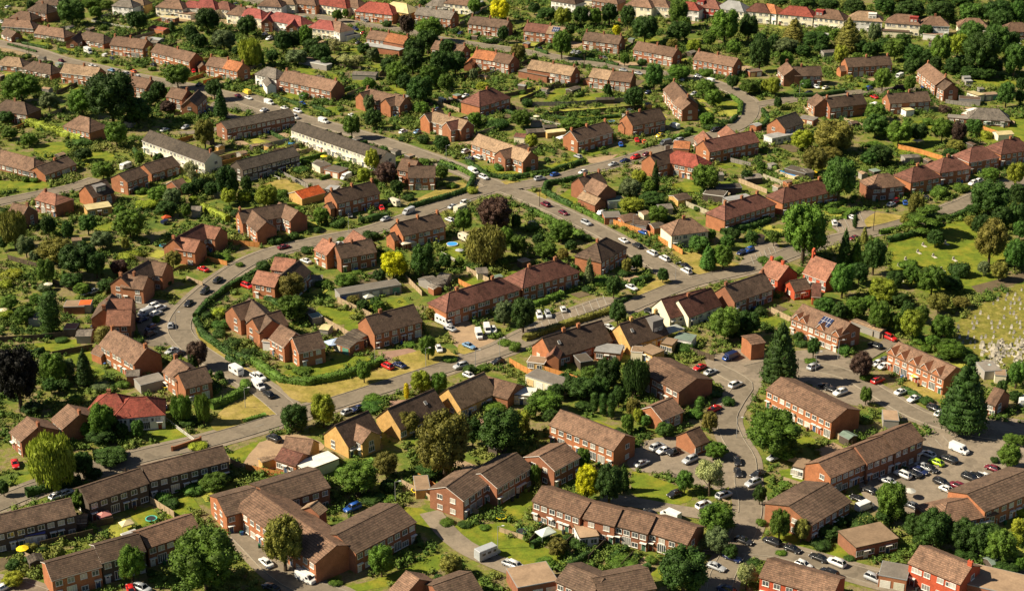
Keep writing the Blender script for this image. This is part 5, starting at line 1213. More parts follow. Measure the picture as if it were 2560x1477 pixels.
# x y width height species tone, surveyed like the houses
TREE_DATA = '''
@00
700 110 330 260 be;940 120 150 130 bg;430 140 130 110 bd;300 60 90 120 bd;1340 200 240 200 bd;2040 190 270 250 bd;2430 250 220 210 bd;1880 330 160 180 bd;2200 390 270 210 bG;1690 270 60 110 yd;1950 400 200 150 bd
2460 520 230 270 wl|round pale yellow-green willow behind the brown and orange roofed pair;2190 530 110 90 dg;1020 280 70 80 dg;1480 520 60 120 yo;1740 740 290 240 bg;1090 940 560 520 bd|huge dark green tree with a wide crown at the upper left;1350 1080 300 260 bd;800 1000 300 260 bg;200 850 420 280 bg;480 1000 220 200 bG
1560 900 180 220 bd;1650 1050 180 120 bp;2100 870 200 200 bd;2165 1000 140 270 cd;1140 1310 260 250 bg;2010 1300 240 280 bo|rounded olive green tree beside the parking court;280 1370 180 130 bg;810 1400 220 110 de;90 1310 180 120 bg;1860 1150 170 100 dg;2330 500 120 90 bd;60 1150 180 120 bd;1470 960 200 150 bd;1300 1170 180 120 bd
330 700 130 70 dd;260 560 110 60 dd;1500 680 90 60 dg;1580 260 70 80 dG;900 30 260 110 bg;1050 50 160 100 bg
@01
260 400 200 220 bd;370 390 150 190 bd;490 350 160 210 bg;400 560 250 160 bG;640 520 240 200 bd;770 450 160 140 aC;890 600 220 140 aC;1010 600 140 140 aC;1150 530 140 140 bG;1710 280 300 240 bg;1480 240 170 220 bp;1560 480 260 230 bd;1690 400 240 230 bd;1960 610 260 230 bd
1800 620 230 270 bd;1540 600 230 250 bd;1380 720 250 240 bg;1620 870 310 280 bd;1700 740 230 210 bg;1870 800 180 170 bg;1110 1010 130 220 bG;1150 1160 190 190 bd;940 1230 195 230 bg;1620 1060 190 130 bg;2150 1170 160 150 bg;1830 1400 190 150 bd;1650 1380 130 120 dd
470 950 100 90 de;800 150 110 120 bg;880 130 80 90 bg;2400 90 220 220 bY|golden yellow tree between the terraces at the top;2150 60 170 150 bg;1640 30 90 70 bd;2430 330 120 160 bd;1960 310 90 70 dd;2230 850 170 90 bl;2140 730 100 120 bG;1110 820 160 120 bg;2370 1230 240 130 dd;2300 400 180 80 dd
620 350 90 60 dg;1290 240 100 90 dd;160 550 150 120 bd;30 560 120 140 bg;1450 1370 120 60 dd;650 1000 160 60 dg
@02
60 510 180 160 bo;280 170 90 80 de;500 160 190 190 bl;680 150 180 200 bd;820 160 140 180 bg;960 130 180 210 bd;1140 160 170 230 bd;1030 300 95 115 bY;1310 280 300 270 bd;1640 120 220 270 bg;1650 300 270 210 bd;1790 450 190 140 bl;1580 430 130 100 bo
2100 240 330 340 bg;2330 260 210 250 bd;2440 520 240 340 bd;2180 470 170 160 bg;490 420 220 270 bg;1110 580 110 130 bg;1400 740 205 260 be|emerald round tree standing alone at the kerb of the upper street;1640 710 260 150 bg;1910 720 150 100 dg;940 880 95 160 bd
1200 960 220 220 bd;1910 870 240 190 bg;2170 800 150 140 bd;2340 850 230 150 bg;2490 850 100 170 bl;1980 960 190 180 bg;1920 1170 170 140 bg;1960 1240 220 100 dd;590 1220 270 130 bg;190 1380 150 140 bl;90 1160 230 180 bg;430 1080 80 70 dg;1740 1280 100 80 dd;150 1020 110 110 dd
830 550 140 70 dg;90 910 100 60 dg;1700 230 150 150 bg;1400 60 120 90 bd;350 130 220 120 bd;220 80 140 120 bd;2440 400 140 160 bd;1950 380 150 130 bg;1280 620 100 90 dd;560 300 130 120 bd;1560 780 160 80 dd;1280 1010 150 70 dd
@03
50 420 130 420 bd;260 290 210 220 co;480 390 300 180 bd;180 450 270 160 bG;800 330 270 300 co;660 350 130 140 bg;1050 320 150 220 bG;720 540 170 210 bl;180 590 160 180 bg;1250 480 260 210 bg;1430 520 270 180 bd;1430 650 220 180 bd;1700 480 230 320 bg
1870 440 210 240 bl;2100 500 400 420 bd;2250 400 300 340 be;2430 580 250 360 be;2000 130 300 220 be;2250 120 330 260 bd;2450 120 200 260 be;1700 110 330 230 bd;1400 90 330 190 bd;1150 60 250 170 bd;850 60 260 150 bd;600 40 240 110 bd;350 20 280 90 bd;100 20 200 70 bd
1130 770 190 220 bg|small round tree beside the blue car on the upper side street;370 830 120 130 de;60 840 150 180 bl;800 770 75 70 dl;100 1010 90 170 bd;1400 820 130 160 bg;1300 870 150 80 dp;2350 920 200 240 be;2490 830 110 160 bd;1060 1090 230 170 bg;650 1330 440 330 bo;340 1370 250 210 bl
1060 1230 300 230 be;1290 1300 280 250 bg;1720 1270 250 230 bg;1880 1300 170 240 bp;2030 1240 200 160 be;1480 1300 220 200 bd;2150 1330 120 140 dl;1050 1430 200 90 bg;1740 1080 130 120 dp;370 1000 80 45 dd;900 450 200 130 bd;350 500 180 120 bd;1000 480 160 130 bd
1560 560 160 150 bd;1900 600 180 120 bd;2000 700 260 120 bd;2200 650 260 160 bd;1650 620 150 150 bd;540 300 160 110 dg;1150 420 160 100 bd;2480 950 120 150 bd;1580 1200 140 90 dg;1850 1430 200 120 bo;2450 -20 220 120 bd;1900 -10 260 120 bd;1300 -30 260 110 bd;1650 -20 240 110 bd
@03
1820 640 200 160 bd;2300 200 260 220 bd;2000 330 280 260 be;2380 420 240 260 bd;1560 300 160 130 bd;2150 720 240 120 bd;1080 470 180 130 bd;520 480 160 110 bd;1330 400 180 150 bd;880 560 120 90 bg
@01
1880 480 200 200 bd;1460 800 180 170 bd;1300 640 180 160 bd;540 450 200 140 bd;1060 480 150 120 bd;700 600 160 110 bd
@13
1650 880 200 170 bd;900 1220 220 220 bd;1420 1250 220 200 bg;1050 330 150 120 bd;2450 450 200 220 bd;2100 760 220 230 bd
@10
1010 220 280 190 bg;820 60 200 130 bd;1560 110 130 130 bd;1370 90 110 140 bg;1880 230 190 210 aC;1950 360 160 160 bd;2230 330 270 340 bd;2250 470 180 170 bl;1550 450 230 160 bg;1700 470 210 180 bG;1900 510 100 100 dl;1440 560 230 120 dl;1640 590 240 160 bd;860 740 200 200 be
1270 740 340 300 bg;1000 900 250 190 bG;660 800 140 180 bd;130 790 270 350 wo;470 760 160 240 bd;550 1000 420 260 bo;750 1080 400 330 bd;250 960 200 210 bG;450 1200 200 260 bg;940 1130 240 260 bd;1170 1170 200 160 bp;1280 1060 250 110 dl;1700 1090 190 170 bo
2050 940 110 110 dg;2240 600 100 80 dg;1830 610 110 140 bg;1230 940 100 160 bo;440 1380 150 110 dG;250 310 80 80 dg;340 320 90 60 dg;650 470 70 50 dd;40 620 70 90 dd;2430 1300 150 100 dd;1380 420 160 100 dg;1850 400 160 130 bd;2420 350 130 180 bd;120 1250 220 140 dl
2080 400 170 150 bd;2400 470 160 130 bl;2330 650 120 100 dd;1050 1350 220 140 bd;700 1300 260 160 bd;60 1340 140 120 dl;880 1000 160 120 bd;2360 1150 90 60 dg;2200 1080 200 70 dg;1650 1330 90 70 dd;350 1060 150 130 bG;800 1380 200 120 bg;1180 620 150 120 bg;30 930 100 200 bd
@11
110 460 260 230 bl;250 450 130 110 dg;440 220 180 100 de;490 140 100 70 dg;1140 110 170 230 bl;1250 60 170 170 be;1060 260 150 150 bl;1280 250 250 240 bp;1380 380 150 140 bd;1500 490 120 90 dd;1820 230 180 140 bg;1650 140 130 90 dg;1740 130 90 60 dC;1920 370 115 85 dg|small clipped round bush on the dry corner lawn by the crossroads
2130 420 120 100 dl;640 660 190 170 bg;800 740 180 120 dd;600 810 80 80 dd;370 870 110 90 dd;190 910 170 110 dd;2350 640 380 350 bp|broad copper brown tree beside the through road below the crossroads;2040 700 200 240 bg;2260 960 420 350 wo;2460 880 170 240 bg;1350 1140 310 270 bY|bright yellow round tree in the middle gardens
1640 1090 280 350 bd;1860 1110 150 150 bd;2000 1120 110 100 bg;510 1010 150 90 dd;240 1080 180 90 dd;70 1160 140 110 dd;1060 1120 140 80 dg;340 1340 310 260 bo|olive tree behind the twin terracotta gabled pair;1210 1250 150 130 bd;880 1300 250 150 bg;660 1330 180 110 dg;840 900 90 60 dg
1120 870 160 120 dd;2400 190 130 100 de;1300 560 90 60 dd;440 600 120 80 dg;1750 1150 150 100 bd;2150 1160 160 100 dd;1040 230 80 60 dg;1360 310 120 120 bd;990 1220 110 60 dg;500 1340 90 70 dg;2420 1120 150 110 bg;700 230 60 40 dg
@12
130 200 130 120 dg;350 120 75 75 dd;1900 290 330 270 bg;1170 390 240 200 bG;1250 280 180 140 bl;1360 380 150 140 bg;1410 270 90 300 cd;1380 500 300 150 bd;1180 560 290 170 bl;1440 640 220 170 bg;480 810 260 210 bg;740 890 100 90 dd;680 840 80 70 dg;330 1000 260 170 bg
500 1040 140 130 bo;1840 940 240 170 be;1930 1060 160 230 ce;2080 1060 230 240 bg;2120 920 160 140 be;1130 1150 115 180 bo;1230 1120 130 170 bd;1485 1245 135 145 bd|small conical dark tree on the dry triangular green;760 1200 110 240 cG;860 1310 200 110 dg
1000 1350 170 240 bd;740 1390 110 80 dd;790 560 200 90 dg;1830 600 90 70 dd;60 950 200 210 bg;2450 180 100 100 bg;2310 270 140 120 bd;2470 1100 130 80 dg;200 620 90 80 dd;200 780 160 120 dg;40 720 120 200 bd;580 960 140 110 bd;1540 560 120 90 dd;2440 640 130 120 dg
1100 400 110 120 bd;2360 870 150 120 bd;2180 850 160 120 bd;1550 700 140 80 dd;1960 850 120 120 bg;260 900 140 120 bd;1100 1230 160 90 dd;560 1320 160 70 dg;620 1180 90 90 dd
@13
460 110 280 260 bo;710 290 380 460 be|tall very dark green tree behind the row of hipped semis;1010 230 90 70 dg;1220 150 120 80 dg;1460 560 200 320 bo;1560 700 440 310 kg|spreading layered cedar casting a wide shadow over the churchyard;1680 440 180 170 dg;2180 480 430 360 bd;2200 900 330 440 bo|broad conical olive tree on the churchyard lawn
2440 250 200 240 bl;2440 1040 240 340 be;2280 1200 200 190 bo;360 800 500 580 bg|huge leafy tree above the red chapel;760 960 130 340 cd;870 1020 130 230 cg|small pointed conifer behind the chapel;1050 1050 260 390 bd;950 850 80 160 co;740 1280 260 340 be;1130 1390 330 250 bl;1620 1290 330 290 bg
1880 1200 230 210 dd;2130 1180 150 150 bG;2200 250 200 130 bg;60 880 120 150 bg;340 1200 120 80 dg;650 620 150 60 dg;2440 650 200 300 bd;1100 60 300 200 bd;1800 60 200 120 bd;600 60 300 160 bo;2000 720 160 120 bo;2300 680 220 240 bd;860 720 60 120 yd;1000 100 200 160 bd
1380 700 180 130 bo;1900 400 170 110 dg;500 560 120 80 dg;760 610 140 50 dg;1250 1280 200 160 bd;1800 1330 260 180 bd;1380 1150 200 130 dg;2480 800 150 220 be;2000 600 160 90 bd
@20
90 60 200 150 bg;240 180 250 180 bg;480 150 240 380 yd|tall dark twin column tree behind the orange roofed shed;160 780 480 760 bK|huge nearly black copper tree at the left edge;520 690 290 310 bg;820 680 170 340 cd;670 700 150 210 bG;1010 390 170 180 yo;1940 560 250 270 bp|small purple-brown tree at the inside of the road bend
1900 630 140 180 bd;1540 230 90 90 dg;2030 200 120 170 dd;2170 290 180 120 de;2160 370 150 110 dd;2290 470 200 130 dd;500 880 180 160 bd;1000 890 200 90 dG;1210 870 150 100 dg;320 1100 250 150 bd;740 1020 150 110 bg;1000 1210 290 340 bg;850 1290 200 170 bg
1350 1300 150 190 be;1200 1320 150 160 bd;1780 1100 220 260 wg;1990 1100 150 270 wg;1850 1230 250 120 dd;2160 780 110 110 bd;2380 330 90 60 dY;1000 1370 330 130 bd;480 380 150 100 dd;350 30 150 120 bg;600 430 140 60 dd;380 700 200 170 bG;620 880 180 140 bd;1100 1250 150 200 bd
2350 220 150 150 dl;2150 170 150 120 dl;2450 550 160 110 dd;60 180 150 120 dl;1100 870 120 70 dd;2120 900 130 80 dd;1560 840 120 90 dd;1350 450 150 90 dd
@21
350 110 340 270 bg;1210 100 150 130 bg;950 40 150 100 bo;1060 740 155 200 bg|small round tree on the dry verge beside the big hedge;1690 490 185 240 bg|round green tree on the grass island by the light blue car;380 1180 300 280 bd;660 1100 270 330 bl|bright yellow-green tree beside the dry triangular verge;1150 1020 220 130 dg
1150 1090 260 80 de;1620 830 230 230 bl;1800 840 190 210 bg;1480 930 60 150 yY;2100 720 150 130 dd;2220 710 110 80 dg;1500 1230 250 230 bo;2340 1090 260 90 dg;2440 150 210 240 bG;1720 170 130 120 bo;1510 480 130 60 dg;2450 460 150 60 dg;1510 350 140 110 dd;300 1210 130 150 bd;1050 90 150 120 bd
560 200 180 100 dd;1850 180 120 90 dd;2400 220 130 120 dd;1180 60 130 120 bd;450 730 200 90 dg;1900 620 160 70 dg;1290 1290 130 90 dg
@F
1095 1085 152 170 bo|large round oak with a dark hollow behind the chalet bungalows;1235 1055 125 110 bd;1165 1060 60 70 bd
@22
110 170 300 340 bd|big dark tree between the red tiled terrace and the parking bays;30 500 130 130 dg;1040 160 200 220 bd;1220 190 90 50 dg;2100 260 340 340 bg;2330 260 260 250 bd;1690 510 200 130 de;950 740 310 320 bd;780 770 230 190 bg;700 900 340 240 bd;1220 800 280 340 wd;1190 1100 160 270 bo;330 1040 400 260 bg
80 1230 230 260 bl;900 1060 90 200 yd;980 1070 90 230 yd;810 1040 90 190 yd;1140 1240 150 260 bg;1240 1170 120 180 bl;1850 1070 95 160 ye;1800 1160 160 120 de;1950 1230 180 210 bo;1500 1310 200 150 be;1320 1220 120 120 be;2130 1040 140 120 dd;1990 960 170 90 dd;1280 1310 80 70 dd;520 800 150 110 bd
1040 90 110 150 bd;2200 360 260 120 bd;600 880 240 200 bd;870 880 240 200 bd;440 930 200 160 bd;1050 980 160 220 bd;180 1130 160 150 bg;380 1180 180 150 bd;700 1080 180 120 dd;1050 1330 120 80 dd;1650 1060 130 80 dg;2450 160 130 130 dd;2270 190 120 90 dg
@23
130 540 350 580 cd|tall dark conifer above the long brown block;560 100 250 200 be;870 110 260 240 bg;1100 180 260 310 bg;1250 250 160 240 bg;1420 270 270 300 bl;1520 170 160 180 bg;1680 60 260 200 bo;1720 300 260 260 bg;1500 420 220 130 dg;1800 520 330 210 bg;740 530 140 130 de;450 500 150 200 bd
920 670 240 270 bp|copper brown shrub tree in the cottage court;970 800 140 110 dg;965 970 135 240 bg|small conical green tree in the middle of the cottage court;1950 950 460 660 cd|very large dark pyramid conifer at the end of the gabled cottage terrace;2450 760 200 310 be;2400 1400 200 120 bg;1560 1030 150 100 dd
970 1210 110 80 de;1560 520 120 90 dg;2300 900 130 250 bd;50 1338 600 500 bg|wide green tree in front of the long brown block;1380 130 160 180 bd;700 150 160 200 bd;1000 60 160 150 bg;1620 440 160 130 bg;2000 620 170 110 bd;1950 560 130 100 dg;2440 980 150 120 bd;300 400 110 110 dd;330 470 130 90 dd
1720 600 110 70 dd;1300 30 200 150 bd;1900 60 200 120 bo;420 640 130 60 dg;2500 1420 100 120 bg
@30
500 180 470 540 wl|weeping yellow-green willow beside the lower left road;810 200 260 270 bd;1100 130 360 200 bd;30 440 120 260 bd;790 560 190 260 bg;1460 350 160 240 bl;2110 380 330 220 bg;1900 450 250 130 de;1600 540 200 150 de;1290 1180 290 370 bg|round green tree in front of the lower left terrace
2000 1130 760 660 bg|very large spreading green tree at the bottom left beside the drive;130 1330 250 170 bl;120 1200 150 120 dd;300 1040 140 130 do;400 1060 120 90 dd;570 890 80 90 dg;1950 30 200 80 dl;1680 600 180 130 dd;1750 450 140 90 dg;2250 330 150 120 dd;560 980 140 80 dg;280 1130 150 80 dd;1500 480 110 90 de
920 300 200 130 bd;1500 1280 110 80 dd
@31
1000 340 430 340 bg;1280 200 280 260 bo;270 960 440 540 bo|feathery grey-olive tree against the courtyard block of flats;1230 1140 280 320 bg|mid green tree in front of the courtyard block wing;1920 1200 250 230 bo;1880 780 160 100 dg;780 1370 150 80 dg;1560 940 150 90 dd;1310 560 150 110 dg;1700 520 90 80 dd
1400 500 110 90 dC;2380 480 80 160 yg;1150 550 260 110 dd;800 200 200 110 dg;2250 830 120 70 dg;2050 800 150 80 dd;2180 300 70 90 dg;1450 380 110 80 dd;1800 1330 120 90 dd;1700 260 300 150 bd;1300 420 200 150 bd
@32
740 370 280 350 bY|lime yellow tree between the small car park and the stepped terrace;960 390 310 440 bd;1100 330 115 250 cd;700 150 180 280 bg;220 300 160 260 bg;1700 370 200 230 be;1950 320 350 370 aC|pale cream-green open tree by the small car park;2010 70 260 180 bg;2010 740 410 340 bg|round green tree at the end of the stepped terrace
2010 950 300 260 bG;1690 1240 580 520 bd|big dense dark tree in front of the stepped terrace at the bottom;450 1020 230 200 bo;650 1000 170 150 dd;2310 1290 250 280 aC;2440 500 150 200 bd;780 930 180 120 dg;1100 1190 300 120 dg;1200 1120 120 110 dd;150 880 120 60 dd;900 1010 160 100 dd;550 950 140 120 dd
1830 1000 150 160 dC;480 800 100 80 dd;2450 780 110 100 dg;330 1180 200 80 dg;2150 1060 180 160 bd;1370 1150 130 100 dg;2380 1180 160 110 dd
@33
150 70 330 220 bg;1220 560 340 400 bg|mid green tree between the low brown block and the busy car park;120 790 250 350 bg;330 850 180 260 bo;1640 830 370 400 bd;1900 900 350 340 bd;2100 950 330 340 bd;2300 1020 340 370 bg;2460 820 150 260 bl;2380 120 260 260 bg;2060 560 120 110 dY;900 780 330 110 dd
2350 1230 300 160 bd;1750 700 260 200 bd;1450 800 260 240 bd;1500 960 200 130 bd;600 870 260 150 bd;520 1000 220 90 dd;2480 680 120 130 dl;1950 1100 260 160 bd;1150 720 200 160 bd;2430 950 160 160 dl;160 400 120 80 dg;100 600 140 90 dd;1680 1300 110 80 dd;130 1080 120 60 dg;800 1130 120 60 dd
700 780 160 120 bd;2200 880 260 200 bd;2480 1180 140 200 bg;1330 240 90 50 dd;2230 170 90 80 dd
'''
HEDGE_DATA = '''
F 622,893 690,940 760,948 850,930 942,897|g 2.1 1.9|long thick clipped hedge sweeping round the corner garden above the dry verge
F 482,792 500,828 560,872 618,893|d 1.6 1.6
F 482,786 512,750 560,715 620,682 655,664|d 1.6 1.7
F 1168,442 1152,472 1090,492 1008,514|d 1.6 1.6
F 1168,438 1130,418 1085,402|g 1.4 1.5
F 1150,400 1200,437 1262,442 1350,428 1442,401|d 1.5 1.6
F 1440,440 1346,458 1340,476 1410,511|d 1.5 1.7
F 1310,522 1370,552 1440,590|g 1.5 1.6
F 10,93 40,101|d 1.2 1.2
F 55,109 115,121|d 1.2 1.2
F 145,126 182,136|d 1.2 1.3
F 676,240 712,252 750,267|d 1.4 1.4
F 773,266 815,281|d 1.4 1.3
F 1437,148 1488,155|d 1.2 1.3
F 1494,156 1524,163|d 1.2 1.3
F 1550,168 1582,173|d 1.2 1.3
F 1585,172 1610,177|d 1.2 1.3
F 62,304 120,324 205,348|l 3.2 2.6|long yellow-green hedge across a left hand garden
F 1622,356 1660,346 1700,333|g 1.4 1.4
F 1292,840 1370,812 1440,790 1512,768|o 2.0 1.7|dark hedge between the parking bays and the through road
F 520,1006 570,988 602,968 606,950|g 2.2 2.0|tall curved hedge round the garden left of the dry triangular verge
F 2188,597 2262,578 2300,562|d 1.8 1.8
F 2330,546 2410,517|d 1.6 1.6
F 1558,702 1605,688|d 1.8 1.7
F 886,551 950,536|d 1.8 1.8
F 1412,512 1450,530 1492,552|g 1.4 1.5
F 1882,658 1925,645|g 1.6 1.5
F 2130,225 2150,210|g 2.0 1.6
F 2155,208 2185,206|g 1.8 1.5
F 1958,241 2020,238 2080,229|d 1.8 1.6
F 500,515 530,533 562,548|l 2.2 2.2
F 2168,578 2215,568 2255,555|g 1.6 1.5
F 65,1223 130,1206 200,1190|d 2.0 2.0
F 2000,1010 1990,1005|g 1.5 1.5
F 1350,745 1385,730|g 2.2 1.8
F 1370,740 1300,760|g 1.6 1.6
F 1350,290 1420,300 1525,290|d 1.0 1.3
F 20,112 90,130|d 1.0 1.0
F 1320,125 1350,135|d 1.2 1.3
F 1120,118 1140,122|d 1.2 1.3
F 1120,420 1080,412|d 1.2 1.5
F 2030,520 2080,500|g 1.6 1.6
F 2110,520 2080,540|g 1.8 1.6
F 270,232 340,262|d 1.6 1.6
F 1770,305 1800,305 1815,290|d 1.6 1.5
F 1822,285 1826,258 1800,240|g 1.6 1.5
F 1880,275 1895,300 1870,320|d 1.6 1.5
F 330,372 345,400|d 1.4 1.5
F 1780,578 1860,560 1895,545|d 2.4 1.8
F 655,1025 600,1040|g 1 .8
F 1440,1250 1500,1290|d 1.4 1.3
F 1400,1400 1450,1370|d 1.3 1.3
F 1500,1385 1545,1355|d 1.3 1.3
F 1600,1400 1560,1420|d 1.3 1.3
F 830,1180 920,1150|g 2.4 2.2
F 1345,1330 1310,1350|d 1.3 1.4
F 2225,960 2270,985|d 1.4 1.2
F 790,445 830,430|g 1.0 1.2
F 560,885 600,905|d 1.3 1.3
F 700,760 650,735|d 1.3 1.5
F 110,866 60,880|d 1.2 1.4
F 230,1130 300,1120|d 2.4 2.0
F 1500,720 1540,705|d 1.6 1.5
F 1555,735 1520,752|d 1.0 1.0
'''
FENCE_DATA = '''
F 1495,548 1545,566 1602,584|o 2.0|long glowing orange timber fence beside the through road
F 1622,594 1640,604 1682,628|o 1.8
F 1690,508 1728,524 1765,541|c 1.9
F 832,745 880,768 918,786|p 1.9
F 785,788 850,825 905,856|p 1.9
F 1282,252 1340,228 1384,206|d 1.8
F 1300,262 1400,262 1560,250|g 1.9|long grey fence with concrete posts behind the yellow lawn strip
F 1338,288 1450,280 1582,268|d 1.7|low dark fence in front of the yellow lawn strip
F 1255,897 1310,927|o 1.9
F 1340,917 1400,935 1455,955|o 1.9
F 606,1158 650,1168 692,1176|o 1.7
F 990,1196 1050,1228 1110,1268|p 1.7
F 372,1240 430,1276|p 1.8
F 2213,367 2270,380 2322,396|o 1.9
F 425,1112 495,1088|b 1.2
F 412,1040 480,1090|w 1.2
F -20,845 100,838 228,822|d 1.8
F 130,880 228,862|d 1.8
F 225,55 330,74|w 1.2
F 1088,628 1122,646|w 1.2
F 1205,698 1150,670|p 1.8
F 560,1140 600,1158|p 1.7
F 1340,1305 1305,1345|d 1.8
F 1415,1330 1375,1365|d 1.8
F 1490,1345 1450,1385|d 1.8
F 1560,1375 1530,1405|d 1.8
F 100,1350 165,1335 230,1320|d 1.8
F 230,1300 280,1290|d 1.8
F 60,1375 110,1400|p 1.8
F 1080,1210 1030,1180|o 1.7
F 1230,1310 1290,1330|p 1.3
F 1780,1240 1800,1246|p 1.2
F 1270,290 1330,300 1390,315|w 1.2
F 1800,488 1768,472|p 1.8
F 1860,505 1905,525|o 1.6
F 1880,440 1930,458|c 1.8
F 1820,450 1890,478|p 1.8
F 1800,400 1850,412|g 1.8
F 1350,220 1420,214|d 1.8
F 945,190 1000,182|d 1.8
F 820,165 890,175|d 1.8
F 770,195 735,205|d 1.8
F 1200,250 1320,225|d 1.7
F 700,435 760,465|g 1.7
F 650,430 690,445|w 1.2
F 1000,690 1040,730|p 1.8
F 1130,700 1170,720|o 1.8
F 1240,730 1210,715|p 1.8
F 940,690 990,720|p 1.8
F 1900,770 1960,800|p 1.8
F 1760,890 1700,870|d 1.8
F 2180,790 2150,830|p 1.8
F 2070,790 2120,815|b 1.5
F 2130,820 2175,835|p 1.6
F 1930,1130 1985,1150|p 1.7
F 1930,1190 1980,1205|p 1.7
F 2060,1080 2100,1100|p 1.7
F 500,1190 470,1175|p 1.6
F 330,830 300,850|d 1.8
F 250,700 300,730|d 1.8
F 130,700 190,720|d 1.8
F 320,640 390,655|d 1.8
F 2480,340 2420,320|o 1.6
F 2330,255 2400,265|g 1.8
F 2430,280 2500,310|p 1.7
F 1980,270 2010,300|p 1.7
F 2080,300 2140,320|p 1.7
F 540,600 640,610|o 1.8
F 560,655 500,640|o 1.6
F 1105,1240 1180,1270|p 1.5
F 860,1010 900,1000|p 1.0
F 560,180 600,190|d 1.7
F 1090,260 1180,245|d 1.8
F 20,640 110,665|d 1.7
F 460,690 500,705|p 1.4
F 1160,1240 1240,1200|p 1.6
'''
